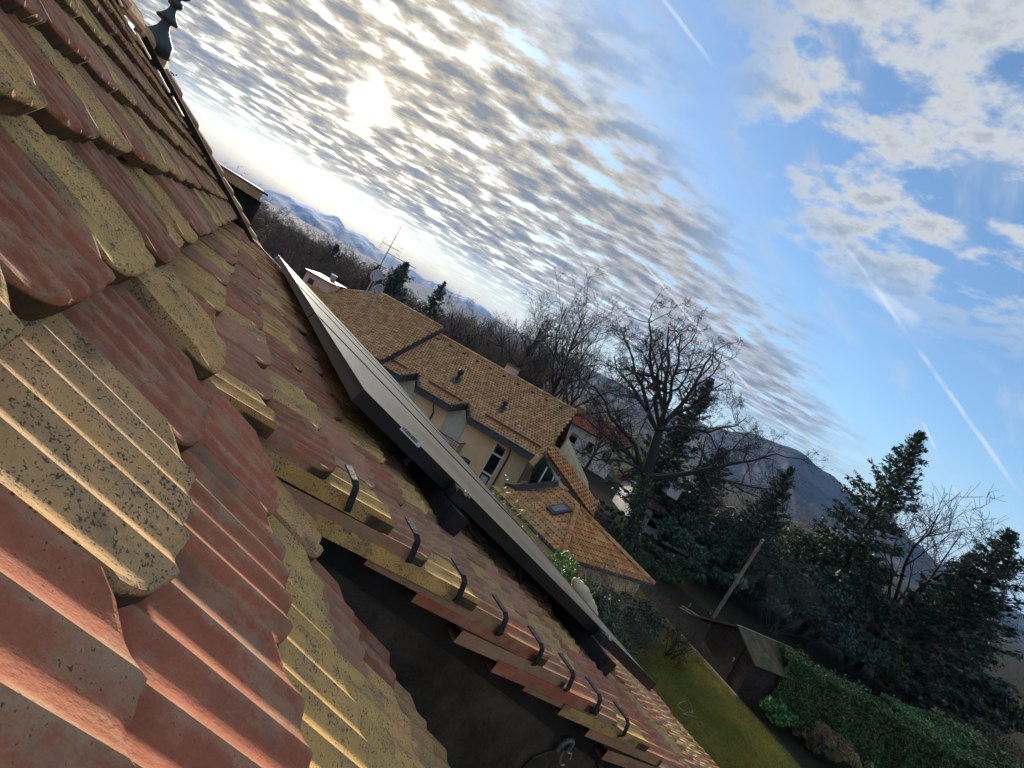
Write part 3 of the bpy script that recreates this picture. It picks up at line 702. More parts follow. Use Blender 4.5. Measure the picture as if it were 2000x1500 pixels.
# walls: facade set back under the eave, gable end
FS = .95
mb = MB(); mb.slab([hp(.55, FS, .18), hp(16.5, FS, .18), hp(16.5, FS, -5.2), hp(.55, FS, -5.2)], gH * .3); mb.build('facade_wall', MT['cream'], nb)
mb = MB(); mb.slab([hp(.55, FS + .3, .10), hp(.55, 5.7, 2.75), hp(.55, 10.6, .10), hp(.55, 10.6, -5.2), hp(.55, FS + .3, -5.2)], eH * .3); mb.build('gable_wall', MT['cream'], nb)
mb = MB(); mb.slab([rp(.0, .2, -.14), rp(.0, 5.6, -.14), rp(.55, 5.6, -.14), rp(.55, .2, -.14)], zU * .015); mb.build('gable_soffit', MT['creamwood'], nb)
mb = MB(); mb.beam(rp(.03, .05, -.10), rp(.03, 5.65, -.10), .05, .22); mb.build('barge_board', MT['fascia'], nb)
# left-hand roof, a little higher, hipped at its far end
def lp_(e, g, off=0.0): return hp(e, g - .15, g * TH + .42) + zU * off
lpol = [(10.75, -.25), (20.6, -.25), (20.6, .0), (15.9, 5.85), (10.75, 5.85)]
deck = MB(); deck.slab([lp_(e_, g_) for e_, g_ in lpol], -zU * .12); lf = deck.build('left_roof', MT['rust'], nb)
roof_tiles('roof_tile_field', lp_(0, 0), eH, Yr, [(e_, g_ / cs_) for e_, g_ in lpol], lf, OCR, seed=6)
cap_row(lp_(10.75, 5.85, .03), lp_(15.9, 5.85, .03), lf, seed=5); cap_row(lp_(20.6, 0, .03), lp_(15.9, 5.85, .03), lf, .15, seed=8)
deck = MB(); deck.slab([lp_(15.9, 5.85, -.02), lp_(20.6, 0, -.02), hp(20.6, 11, .4), ], -zU * .1); deck.slab([lp_(10.75, 5.85, -.02), lp_(15.9, 5.85, -.02), hp(20.6, 11, .4), hp(10.75, 11, .4)], -zU * .1); deck.build('left_back_roof', MT['rust'], nb)
mb = MB(); mb.slab([lp_(10.72, -.25, .05), lp_(10.72, 5.85, .05), lp_(10.72, 5.85, -.50), lp_(10.72, -.25, -.36)], -eH * .06); mb.build('verge_board', MT['fascia'], nb)
mb = MB(); mb.slab([lp_(10.75, -.25, .02), lp_(20.6, -.25, .02), lp_(20.6, -.25, -.32), lp_(10.75, -.25, -.32)], -gH * .05); mb.build('left_fascia', MT['fascia'], nb)
# openings
def win(name, e0, e1, z0, z1, mat, slats=0, frame=MT['white']):
    mb = MB(); mb.slab([hp(e0, FS, z0), hp(e1, FS, z0), hp(e1, FS, z1), hp(e0, FS, z1)], -gH * .03); o = mb.build(name, mat, nb)
    if slats:
        for i in range(slats):
            z_ = z0 + (z1 - z0) * (i + .5) / slats; mb = MB(); mb.beam(hp(e0 + .03, FS - .040, z_), hp(e1 - .03, FS - .040, z_), .020, (z1 - z0) / slats * .72); mb.build('slat', mat, o)
    for a, b_ in (((e0, z0), (e0, z1)), ((e1, z0), (e1, z1)), ((e0, z1), (e1, z1))):
        mb = MB(); mb.beam(hp(a[0], FS - .035, a[1]), hp(b_[0], FS - .035, b_[1]), .06, .06, up=gH); mb.build('window_frame', frame, o)
    return o
win('shutter', 4.75, 5.95, -2.5, -.10, MT['shutter'], 16, MT['shutter']); win('shutter', 8.3, 9.6, -2.5, -.10, MT['shutter'], 16, MT['shutter'])
tw_ = win('stair_window', 1.95, 2.62, -3.6, -.28, MT['pane'])
for z_ in (-1.15, -2.35):
    mb = MB(); mb.box(hp(2.28, FS - .045, z_), eH * .33, gH * .02, zU * .05); mb.build('transom', MT['white'], tw_)
mb = MB(); mb.box(hp(2.28, FS - .05, -2.75), eH * .20, gH * .02, zU * .22); mb.build('curtain', MT['shutter'], tw_)
for e_, top in ((6.75, -.34), (1.62, -.34)):
    mb = MB(); mb.tube([hp(e_, .02, top - .02), hp(e_, .12, top - .15), hp(e_ + .05, FS - .12, top - .55), hp(e_ + .05, FS - .09, -5.0)], .05, 8); mb.build('downpipe', MT['iron'], nb)
mb = MB(); mb.slab([hp(.62, FS - .01, -.42), hp(1.35, FS - .01, -.42), hp(1.35, FS - .01, -3.6), hp(.62, FS - .01, -3.6)], -gH * .01); mb.build('pale_reveal', MT['creamwood'], nb)
# balcony with iron railing
bl = bpy.data.objects.new('balcony', None); col.objects.link(bl); bl.parent = nb
mb = MB(); mb.slab([hp(4.2, FS, -2.55), hp(7.6, FS, -2.55), hp(7.6, FS - 1.15, -2.55), hp(4.2, FS - 1.15, -2.55)], -zU * .15); mb.build('balcony_slab', MT['creamwood'], bl)
gB = FS - 1.1
for z_ in (-1.50, -1.75, -2.0, -2.25, -2.45):
    mb = MB(); r_ = .025 if z_ == -1.5 else .012; mb.tube([hp(4.25, gB, z_), hp(7.55, gB, z_)], r_, 5); mb.build('rail_bar', MT['iron'], bl)
    mb = MB(); mb.tube([hp(4.25, gB, z_), hp(4.25, FS, z_)], r_, 5); mb.build('rail_bar', MT['iron'], bl)
for k in range(24):
    mb = MB(); mb.tube([hp(4.25 + k * .1435, gB, -2.55), hp(4.25 + k * .1435, gB, -1.50)], .013, 4); mb.build('baluster', MT['iron'], bl)
for k in range(7):
    mb = MB(); mb.tube([hp(4.25, gB + .16 * k, -2.55), hp(4.25, gB + .16 * k, -1.50)], .013, 4); mb.build('baluster', MT['iron'], bl)
# roof fittings
for e_, g_, s_, hgt in ((6.95, 2.35, 1.0, .62), (3.55, 2.15, .75, .45)):
    v_ = bpy.data.objects.new('roof_vent', None); col.objects.link(v_); v_.parent = nb
    mb = MB(); mb.slab([rp(e_ - .28 * s_, g_ - .45, .075), rp(e_ + .28 * s_, g_ - .45, .075), rp(e_ + .22 * s_, g_ + .2, .09), rp(e_ - .22 * s_, g_ + .2, .09)], zU * .01); mb.build('flashing', MT['lead'], v_)
    mb = MB(); mb.tube([rp(e_, g_ - .1, .02), rp(e_, g_ - .1, .02) + zU * (hgt * .72)], .10 * s_, 12); mb.build('pipe', MT['iron'], v_)
    mb = MB(); mb.lathe(rp(e_, g_ - .1, .02) + zU * (hgt * .62), [(.10 * s_, 0), (.19 * s_, .10 * s_), (.20 * s_, .26 * s_), (.14 * s_, .36 * s_), (.02, .40 * s_)], n=16); mb.build('cowl', MT['iron'], v_, smooth=True)
for (e0, e1) in ((.3, 4.0), (5.6, 7.9), (9.5, 10.6)):
    mb = MB(); mb.beam(rp(e0, .75, .16), rp(e1, .75, .16), .04, .13, up=zU); mb.build('snow_guard', MT['rust'], nb)
for e_ in [.9 + 1.05 * k for k in range(10)]:
    mb = MB(); mb.box(rp(e_, 5.1, .09), eH * .10, gH * .09, zU * .035); mb.build('vent_tile', MT['iron'], nb)
mb = MB(); mb.box(hp(5.1, 6.1, 3.05), eH * .42, gH * .35, zU * .55); ch = mb.build('chimney', pmat('chimney_render', (.56, .38, .28), .9, .1), nb)
mb = MB(); mb.box(hp(5.1, 6.1, 3.63), eH * .50, gH * .43, zU * .04); mb.build('chimney_cap', MT['rust'], ch)
mb = MB(); mb.box(hp(10.55, 5.9, 2.95), eH * .5, gH * .35, zU * .10); mb.build('chimney_stub', MT['far_tile'] if False else MT['rust'], nb)
# small pink stair head and clutter beyond the left roof
mb = MB(); sh0 = at(628, 562, 36.0); mb.box(sh0, eH * 1.05, gH * .7, zU * .55); pk = mb.build('stair_head', pmat('pink_render', (.60, .36, .29), .9, .1), nb)
mb = MB(); mb.slab([sh0 + eH * 1.2 - gH * .85 + zU * .56, sh0 - eH * 1.2 - gH * .85 + zU * .56, sh0 - eH * 1.2 + gH * .85 + zU * .72, sh0 + eH * 1.2 + gH * .85 + zU * .72], zU * .07); mb.build('stair_roof', MT['rust'], pk)
mb = MB(); mb.box(sh0 + eH * .45 - gH * .71 + zU * .05, eH * .22, gH * .01, zU * .18); mb.build('vent_opening', MT['iron'], pk)
mb = MB(); cpp = at(648, 548, 37.0); mb.tube([cpp - zU * .9, cpp + zU * .35], .20, 10); mb.tube([cpp + zU * .35, cpp + zU * .42], .26, 10); mb.build('flue_pot', MT['dish'], nb)
# aerial mast and two dishes
mst = empty('aerial_mast', at(712, 580, 32.0), 'tall tv aerial mast with crossed antennas above the left roof ridge', 'aerial')
mbot, mtop = at(712, 580, 32.0), at(785, 440, 32.0); mbot = Vector((mtop.x, mtop.y, mbot.z - .6)); k_ = mtop.z - mbot.z
mb = MB(); mb.tube([mbot, mbot + zU * (k_ * .62), mtop], [.045, .035, .012], 6); mb.build('mast', MT['dish'], mst)
for z_, half, n_ in ((.735, 1.0, 2), (.66, 1.7, 0), (.50, .75, 3)):
    p = mbot + zU * (k_ * z_); mb = MB()
    a_, b_ = (p - Vector((half * .55, 0, 0)), p + Vector((half * .55, 0, 0))) if n_ != 0 else (p, p + Vector((1.9, .25, 0)))
    mb.tube([a_, b_], .018, 5)
    if n_ == 2:
        mb.tube([a_ - zU * .40, a_ + zU * .40], .012, 4)
        for q_ in (-.2, 0, .2): mb.tube([b_ + Vector((0, -.25, q_)), b_ + Vector((.12, .25, q_ * 1.2))], .012, 4)
    for q_ in range(9 if n_ == 0 else 4):
        pp = a_ + (b_ - a_) * (q_ + .5) / (9 if n_ == 0 else 4); mb.tube([pp - Vector((0, .16, .0)), pp + Vector((0, .16, 0))], .007, 4)
    mb.build('antenna', MT['iron'], mst)
def dish(pxy, Y, rad, label, extra):
    c0 = at(*pxy, Y); t_ = empty('satellite_dish', c0, label, 'satellite dish', 'dishes on the mast'); axis = (Vector((-.35, -.9, .25))).normalized()
    mb = MB(); mb.lathe(c0 + axis * .02, [(.01, -.12), (rad * .5, -.085), (rad * .85, -.03), (rad, .0), (rad * .98, .012), (rad * .8, -.015), (rad * .4, -.07), (.01, -.10)], axis=axis, n=28); mb.build('reflector', MT['dish'], t_, smooth=True)
    mb = MB(); mb.tube([c0 - zU * rad, c0 + axis * rad * 1.0 - zU * .1], .018, 5)
    if extra:
        x = axis.orthogonal().normalized(); y = axis.cross(x)
        for a in (.5, 2.0, 3.6, 5.0): mb.tube([c0 + (x * math.cos(a) + y * math.sin(a)) * rad * .9, c0 + axis * rad * .8], .012, 4)
    mb.build('feed_arm', MT['iron'], t_)
    mb = MB(); mb.box(c0 + axis * rad * .95 - zU * .06, Vector((.07, 0, 0)), Vector((0, .07, 0)), zU * .07); mb.build('receiver', MT['dish'], t_)
    mb = MB(); mb.tube([c0 - axis * .16, Vector((c0.x, c0.y, c0.z)) - axis * .16 - zU * (rad + 1.0)], .03, 6); mb.build('bracket', MT['dish'], t_)
dish((735, 538), 31.2, .40, 'upper round grey satellite dish on the aerial mast', False); dish((738, 566), 31.0, .37, 'lower grey satellite dish with spoked feed arms just above the ridge', True)

# ------------------------------------------------------------------ low hipped roof with a rooflight, loggia and stair roof
lw = empty('garden_pavilion', (5.5, 26, 0), 'low pavilion with orange hipped tile roof and a small rooflight', 'pavilion')
ZL = 8 - 6.2
E1, E2, E3 = (Vector((1.62, 27.18, ZL)), Vector((5.31, 22.12, ZL)), Vector((10.57, 25.53, ZL)))
A1 = at_z(1127, 990, 8 - 4.8); A2 = at_z(1085, 945, 8 - 4.8); E4 = E1 + (E3 - E2)
def plane_tiles(P0, P1, Pup, pts, parent, pal, seed, tw=.22, tl=.33):
    X = (P1 - P0).normalized(); N = X.cross(Pup - P0).normalized(); N = N if N.z > 0 else -N; Yv = N.cross(X); Yv = Yv if Yv.z > 0 else -Yv
    roof_tiles('roof_tile_field', P0, X, Yv, [((p - P0).dot(X), (p - P0).dot(Yv)) for p in pts], parent, pal, tw, tl, seed)
dk = MB(); dk.slab([E1, E2, A1, A2], -zU * .1); dk.slab([E2, E3, A1], -zU * .1); dk.slab([E3, E4, A2, A1], -zU * .1); dk.slab([E4, E1, A2], -zU * .1); lr = dk.build('hipped_roof', MT['rust'], lw)
plane_tiles(E1, E2, A1, [E1, E2, A1, A2], lr, OCB + OCR, 12); plane_tiles(E2, E3, A1, [E2, E3, A1], lr, OCB, 13)
cap_row(E2 + zU * .06, A1 + zU * .06, lr, .15, .38, OCB, 21); cap_row(E3 + zU * .06, A1 + zU * .06, lr, .15, .38, OCB, 22); cap_row(A1 + zU * .06, A2 + zU * .06, lr, .13, .38, OCB, 23)
mb = MB(); i1, i2, i3, i4 = [p + (Vector((5.6, 26.3, ZL)) - p) * .10 for p in (E1, E2, E3, E4)]
mb.slab([Vector((p.x, p.y, -.5)) for p in (i1, i2, i3, i4)], zU * (ZL + .35)); mb.build('wall', MT['cream'], lw)
for a, b_ in ((E1, E2), (E2, E3)):
    mb = MB(); mb.tube([a - zU * .06, b_ - zU * .06], .07, 8); mb.build('gutter', MT['fascia'], lw)
# rooflight
nl = (E2 - E1).cross(A1 - E1).normalized(); nl = nl if nl.z > 0 else -nl
def on_pl(px_, py_, P, N, off=0.0):
    d = ray(px_, py_); return CAM + d * (((P - CAM).dot(N) + off) / d.dot(N))
rq = [on_pl(*p, E1, nl, .10) for p in ((1066, 993), (1102, 985), (1118, 1000), (1080, 1007))]
rl = bpy.data.objects.new('rooflight', None); col.objects.link(rl); rl.parent = lw
mb = MB(); mb.slab(rq, nl * .10); mb.build('frame', MT['fascia'], rl)
cc = sum(rq, Vector()) / 4; rg_ = [cc + (p - cc) * .66 + nl * .103 for p in rq]; mb = MB(); mb.slab(rg_, nl * .012); mb.build('glass', MT['skyglass'], rl)
# loggia under the main gable: dark glazing, white posts, dark gutter
lg = empty('loggia', at(1045, 930, 27.5), 'dark glazed loggia with white posts between the gable and the low roof', 'loggia')
YL = 27.6
gpts = [at(x_, y_, YL) for x_, y_ in ((1062, 890), (1087, 942), (1030, 950), (1042, 912))]
mb = MB(); mb.slab(gpts, Vector((.1, 1.2, 0))); mb.build('glazing', MT['pane'], lg)
for a, b_ in (((1069, 912), (1049, 948)), ((1082, 931), (1076, 944))):
    mb = MB(); mb.beam(at(*a, YL - .08), at(*b_, YL - .08), .06, .06); mb.build('post', MT['white'], lg)
mb = MB(); mb.beam(at(1005, 953, YL - .5), at(1091, 944, YL - .5), .30, .26); mb.build('gutter_beam', MT['fascia'], lg)
mb = MB(); mb.beam(at(985, 945, YL - .4), at(1012, 951, YL - .4), .2, .12); mb.build('gutter_end', MT['fascia'], lg)
for k in range(7):
    a = at(1012 + k * 3.2, 946 - k * .3, YL - .3); mb = MB(); mb.tube([a, a + zU * .95], .014, 4); mb.build('baluster', MT['iron'], lg)
mb = MB(); mb.tube([at(1012, 946, YL - .3) + zU * .95, at(1032, 944, YL - .3) + zU * .95], .02, 4); mb.build('hand_rail', MT['iron'], lg)
# lean-to stair roof running down to the right
lt = empty('stair_roof', at(1120, 930, 30), 'narrow sloping orange tile roof running down from the gable to the right', 'roof')
YS = 29.3
q0, q1, q2, q3 = at(1068, 884, YS - .6), at(1082, 868, YS + 1.2), at(1166, 962, YS + 1.2), at(1158, 1010, YS - .6)
q2 = q3 + (q1 - q0) * 1.25; mb = MB(); mb.slab([q0, q1, q2, q3], Vector((.05, .08, -.12))); sr = mb.build('roof_deck', MT['rust'], lt)
plane_tiles(q0, q3, q1, [q0, q1, q2, q3], sr, OCB, 31, .24, .36)
mb = MB(); mb.beam(q0 + Vector((-.25, -.1, -.25)), at(1133, 993, YS - .7) + Vector((0, 0, -.1)), .10, .14); mb.build('white_gutter', MT['shutter'], lt)
mb = MB(); mb.slab([q0 + Vector((-.45, -.05, -.35)), at(1128, 990, YS - .6), at(1128, 990, YS - .6) + zU * -.35, q0 + Vector((-.6, -.05, -.9))], Vector((.1, .4, 0))); mb.build('cream_wall', MT['cream'], lt)
mb = MB(); mb.slab([at(1092, 880, 31.4), at(1106, 862, 31.4), at(1150, 960, 31.4), at(1135, 985, 31.4)], Vector((.5, 4, 0))); mb.build('rear_wall', MT['creamwood'], lt)
mb = MB(); mb.tube([at(1117, 957, YS - .8), at(1110, 968, YS - .8), at(1107, 971, YS - .8)], .05, 6); mb.build('snow_bracket', MT['iron'], lt)
mb = MB(); ct = at(907, 897, 26.5); mb.lathe(ct - zU * 1.3, [(.30, 0), (.30, 1.20), (.34, 1.22), (.34, 1.34), (.26, 1.35), (.24, 1.28)], n=18); tag(mb.build('flue_cowl', MT['iron'], smooth=False), 'squat black flue standing up in front of the cream wall', 'flue')

# ------------------------------------------------------------------ plant generators
def quads(name, P, C, mat, parent=None):
    """P (n,4,3) leaf quads, C (n,3) colours -> one mesh"""
    n = len(P); me = bpy.data.meshes.new(name); me.vertices.add(n * 4); me.loops.add(n * 4); me.polygons.add(n)
    me.vertices.foreach_set('co', np.ascontiguousarray(P, np.float32).ravel()); me.loops.foreach_set('vertex_index', np.arange(n * 4, dtype=np.int32))
    me.polygons.foreach_set('loop_start', np.arange(0, n * 4, 4, dtype=np.int32)); me.update()
    ca = me.color_attributes.new('Col', 'FLOAT_COLOR', 'CORNER'); c4_ = np.ones((n, 4, 4), np.float32); c4_[:, :, :3] = np.asarray(C)[:, None, :]; ca.data.foreach_set('color', c4_.ravel())
    me.validate(); me.materials.append(mat)
    return me if parent is False else obj(name, me, None, parent)
def leaf_quads(rs, ctr, nrm, size, aspect=.5, flat=.55):
    """leaf shaped quads at ctr, tilted around nrm"""
    n = len(ctr); d = nrm * flat + rs.normal(size=(n, 3)); d /= np.linalg.norm(d, axis=1)[:, None] + 1e-9
    a = np.cross(d, rs.normal(size=(n, 3))); a /= np.linalg.norm(a, axis=1)[:, None] + 1e-9; b_ = np.cross(d, a)
    s_ = (size * rs.uniform(.6, 1.4, n))[:, None]; a = a * s_; b_ = b_ * s_ * aspect
    return np.stack([ctr - a, ctr + b_ * .9, ctr + a, ctr - b_ * .9], 1)
def leaf_cols(rs, n, base, var=.35, tips=None):
    k = rs.uniform(1 - var, 1 + var, n)[:, None]; c = np.asarray(base)[None] * k * (1 + rs.normal(0, .07, (n, 3)))
    if tips is not None:
        m = rs.random(n) < .25; c[m] = np.asarray(tips) * rs.uniform(.7, 1.2, m.sum())[:, None]
    return np.clip(c, .002, 1)
def bush(name, base, rx, ry, rz, n, leaf, colr, label, cat='bush', seed=0, tips=None, lumps=26, group=None, aspect=.5, lift=.0, trunk=True, lumpr=.36, fill=.35):
    rs = np.random.RandomState(seed); base = Vector(base)
    t_ = empty(name, base, label, cat, group)
    d = rs.normal(size=(lumps, 3)); d[:, 2] = np.abs(d[:, 2]) * 1.1 - .25; d /= np.linalg.norm(d, axis=1)[:, None]
    lc = d * np.array([rx, ry, rz * .92]) * rs.uniform(.50, .86, (lumps, 1)); lr = rs.uniform(.6, 1.25, lumps) * lumpr * min(rx, rz)
    li = rs.randint(0, lumps, n); o = rs.normal(size=(n, 3)); o /= np.linalg.norm(o, axis=1)[:, None]
    r_ = rs.uniform(fill, 1.0, n) ** .6
    ctr = lc[li] + o * (lr[li] * r_)[:, None] * np.array([1, 1, .85]); ctr[:, 2] = np.maximum(ctr[:, 2] + rz, .05)
    k = rs.uniform(.7, 1.3, lumps)[li][:, None]
    P = leaf_quads(rs, ctr, o, leaf, aspect); C = leaf_cols(rs, n, colr, .4, tips) * k
    P += np.array(base)[None, None]
    quads('foliage', P, C, MT['leaf'], t_)
    if trunk:
        mb = MB(); rg = random.Random(seed)
        for i in range(6):
            e_ = Vector((rg.uniform(-.6, .6) * rx, rg.uniform(-.6, .6) * ry, rz * rg.uniform(.9, 1.5)))
            mb.tube([base + Vector((rg.uniform(-.1, .1), rg.uniform(-.1, .1), -.1)), base + e_ * .5 + Vector((0, 0, .1)), base + e_], [.05 * rz * .5, .03 * rz * .5, .01], 5)
        mb.build('stem', MT['bark'], t_)
    return t_
def tube_np(out_v, out_f, pts, rads, n):
    """light tube used for twigs"""
    b0 = len(out_v); x = None
    for i in range(len(pts)):
        d = pts[min(i + 1, len(pts) - 1)] - pts[max(i - 1, 0)]
        d = d / (np.sqrt(d @ d) + 1e-9)
        if x is None:
            t_ = np.array([1., 0, 0]) if abs(d[0]) < .8 else np.array([0, 1., 0]); x = np.cross(d, t_)
        else: x = x - d * (x @ d)
        x = x / (np.sqrt(x @ x) + 1e-9); y = np.cross(d, x)
        for k in range(n):
            a = 6.28318 * k / n; out_v.append(pts[i] + (x * math.cos(a) + y * math.sin(a)) * rads[i])
    for i in range(len(pts) - 1):
        for k in range(n): out_f.append((b0 + i * n + k, b0 + i * n + (k + 1) % n, b0 + (i + 1) * n + (k + 1) % n, b0 + (i + 1) * n + k))
class Tree:
    def __init__(s, seed): s.rs = np.random.RandomState(seed); s.tv, s.tf, s.cv, s.cf = [], [], [], []
    def branch(s, p, d, L, r, lev, maxlev, kids, wig=.22, trop=.10, target=None, thick=1.0, minr=.010, shr_=1.0):
        rs = s.rs; nseg = 6 if lev <= 1 else (4 if lev == 2 else 3); pts = [p]; rad = [r]; q_ = p.copy(); dd = d / np.sqrt(d @ d)
        for i in range(nseg):
            dd = dd + rs.normal(0, wig, 3) * (.6 if lev == 0 else 1.0) + np.array([0, 0, trop])
            if target is not None:
                tt = target - q_; dd = dd / np.sqrt(dd @ dd) + tt / (np.sqrt(tt @ tt) + 1e-6) * 1.1
            dd = dd / np.sqrt(dd @ dd); q_ = q_ + dd * (L / nseg); pts.append(q_.copy()); rad.append(max(minr * .6, r * (1 - .78 * (i + 1) / nseg) if lev > 0 else r * (1 - .45 * (i + 1) / nseg)))
        if lev <= 2: tube_np(s.tv, s.tf, pts, rad, 7 if lev == 0 else (6 if lev == 1 else 4))
        else: tube_np(s.cv, s.cf, pts, rad, 3)
        if lev >= maxlev: return pts, rad
        nk = kids[min(lev, len(kids) - 1)]
        for k in range(nk):
            f = rs.uniform(.30, 1.0) if lev > 0 else rs.uniform(.55, 1.0); f = max(f, .3); x = f * nseg; i = min(int(x), nseg - 1); pp = pts[i] + (pts[i + 1] - pts[i]) * (x - i)
            par = pts[i + 1] - pts[i]; par = par / np.sqrt(par @ par); side = rs.normal(size=3); side -= par * (side @ par); side = side / np.sqrt(side @ side)
            nd = par * rs.uniform(.45, .95) + side * rs.uniform(.6, 1.0)
            ll = L * rs.uniform(.42, .70) * (1.15 - .45 * f) * shr_; rr_ = max(minr, (rad[i] * rs.uniform(.45, .68)) * thick)
            s.branch(pp, nd, ll, rr_, lev + 1, maxlev, kids, wig * 1.03, trop * .8, None, thick, minr, 1.0 if lev > 1 else shr_)
        return pts, rad
    def meshes(s, nm):
        res = []
        for v_, f_ in ((s.tv, s.tf), (s.cv, s.cf)):
            me = bpy.data.meshes.new(nm); me.from_pydata([tuple(x) for x in v_], [], f_); me.polygons.foreach_set('use_smooth', [True] * len(me.polygons)); me.update(); res.append(me)
        return res
TWIG = pmat('twig', (.090, .070, .062), .9, .3, 1.5, 0); TWIGR = pmat('reddish_twig', (.120, .078, .060), .9, .3, 1.5, 0); TWIGD = pmat('dark_twig', (.030, .025, .023), .9, .3, 1.5, 0)
def proc_tree(seed, H, kids=(7, 6, 6, 5), maxlev=4, spread=1.0, minr=.012, r0=None, trop=.12):
    T = Tree(seed); r0 = r0 or H * .022
    pts, rad = T.branch(np.array([0., 0, -.3]), np.array([T.rs.normal(0, .04), T.rs.normal(0, .04), 1.]), H * .42, r0, 0, 0, (0,), .05, .0)
    top = pts[-1]
    for k in range(kids[0]):
        a = 6.283 * (k + T.rs.uniform(-.3, .3)) / kids[0]; up = T.rs.uniform(.55, 1.6); d = np.array([math.cos(a) * spread, math.sin(a) * spread, up])
        st = pts[-1 - (k % 3)] if k else top
        T.branch(st, d, H * T.rs.uniform(.48, .66), r0 * T.rs.uniform(.35, .52), 1, maxlev, (0,) + tuple(kids[1:]), .20, trop, None, 1.0, minr)
    return T
TREES = {}
def tree_instance(key, base, scale, rotz, label, cat, group, mats, name='bare_tree', sz=1.0):
    tr, cr = TREES[key]; t_ = empty(name, base, label, cat, group)
    t_.rotation_euler = (0, 0, rotz); t_.scale = (scale, scale, scale * sz)
    for me, nm, mt in ((tr, 'trunk', mats[0]), (cr, 'crown', mats[1])):
        o = bpy.data.objects.new(nm, me); col.objects.link(o); o.parent = t_
        if not me.materials: me.materials.append(mt)
    return t_
def conifer_mesh(seed, H, R0, n_wh, per, droop=.25, sprays=9, leaf=.20, colr=(.030, .045, .028), bare=.12, ragged=.25):
    """trunk mesh + needle mesh of a fir of height H with its foot at the origin"""
    rs = np.random.RandomState(seed); T = Tree(seed); ctrs, nr, dirs, sz_ = [], [], [], []
    lean = rs.normal(0, .012, 2)
    def axis(z): return np.array([lean[0] * z + .04 * math.sin(z * .6 + seed), lean[1] * z + .04 * math.cos(z * .5), z])
    tube_np(T.tv, T.tf, [axis(H * k / 10) for k in range(11)], [max(.02, H * .017 * (1 - .93 * k / 10)) for k in range(11)], 7)
    for w in range(n_wh):
        k = w / (n_wh - 1); z = H * (bare + (1 - bare) * k ** .93); rad = R0 * (1 - k) ** .80 * rs.uniform(1 - ragged, 1 + ragged) + .12
        for b_ in range(per):
            a = rs.uniform(0, 6.283); L = rad * rs.uniform(.65, 1.12); p0 = axis(z); d = np.array([math.cos(a), math.sin(a), .10 + .55 * k - droop * (1 - k)]); d /= np.sqrt(d @ d)
            pts = [p0 + d * L * f + np.array([0, 0, -droop * .35 * L * f * f + .16 * L * f ** 3]) for f in (0, .35, .7, 1.0)]
            if L > .5: tube_np(T.tv, T.tf, pts, [.022 * L * .5 + .006, .012 * L * .5 + .004, .006, .003], 3)
            m = max(4, int(1.7 * sprays * (L / R0) ** .8) + 3)
            f = rs.uniform(.18, 1.02, m); base = np.array([p0 + d * L * x + np.array([0, 0, -droop * .35 * L * x * x + .16 * L * x ** 3]) for x in f])
            side = np.cross(d, [0, 0, 1]); side /= np.sqrt(side @ side) + 1e-9
            off = rs.uniform(-1, 1, m)[:, None] * side * (.30 * L * (1.15 - f))[:, None]
            ctrs.append(base + off + rs.normal(0, .03, (m, 3)) - np.array([0, 0, 1]) * np.abs(off).sum(1)[:, None] * .12)
            dv_ = d * .8 + side * np.sign(rs.uniform(-1, 1, m))[:, None] * .65 + rs.normal(0, .22, (m, 3)) + np.array([0, 0, -.05]); dirs.append(dv_); sz_.append(np.full(m, leaf) * rs.uniform(.6, 1.4, m) * (1.1 - .4 * k))
    c = np.concatenate(ctrs); dd = np.concatenate(dirs); s_ = np.concatenate(sz_)
    rep = 5; c = np.repeat(c, rep, 0) + rs.normal(0, leaf * .45, (len(c) * rep, 3)) * np.array([1, 1, .6]); dd = np.repeat(dd, rep, 0) + rs.normal(0, .4, (len(c), 3)); s_ = np.repeat(s_, rep)
    dd /= np.linalg.norm(dd, axis=1)[:, None]; y = np.cross(dd, rs.normal(size=(len(c), 3)) * .6 + np.array([0, 0, 1])); y /= np.linalg.norm(y, axis=1)[:, None] + 1e-9
    a = dd * s_[:, None]; b2 = y * (s_ * .30)[:, None]
    P = np.stack([c - a * .6, c + b2, c + a, c - b2], 1)
    tr = bpy.data.meshes.new('trunk'); tr.from_pydata([tuple(x) for x in T.tv], [], T.tf); tr.update()
    cr = quads('crown', P, leaf_cols(rs, len(P), colr, .45), MT['leaf'], False)
    return tr, cr
def gpos(px_, py_, Y):
    p = at(px_, py_, Y); return Vector((p.x, p.y, 0)), p.z      # foot on the ground below a photo pixel, height there

# ------------------------------------------------------------------ shed, hedges, lawn things
fS = Vector((.341, -.940, 0)); nS = Vector((.940, .341, 0)); oS = Vector((14.02, 25.57, 0))
def sp_(s, n, z): return oS + fS * s + nS * n + Vector((0, 0, z))
sd = empty('garden_shed', sp_(1.4, 1.6, 0), 'dark brown wooden garden shed with mossy felt roof beside the hedge', 'shed')
ztop, zr, zl = 2.30, 1.66, 1.66
nb_ = 12
for i in range(nb_):       # horizontal boards on the front gable, each its own piece
    z0 = ztop * i / nb_; z1 = ztop * (i + 1) / nb_ - .012
    def half(z): return (0.0, 2.8) if z <= 1.62 else (1.45 * (z - 1.62) / (ztop - 1.62), 2.8 - 1.35 * (z - 1.62) / (ztop - 1.62))
    a0, a1 = half(z0); b0, b1 = half(z1)
    mb = MB(); mb.slab([sp_(a0, 0, z0), sp_(a1, 0, z0), sp_(b1, 0, z1), sp_(b0, 0, z1)], nS * .03); mb.build('front_board', MT['shedwood'], sd)
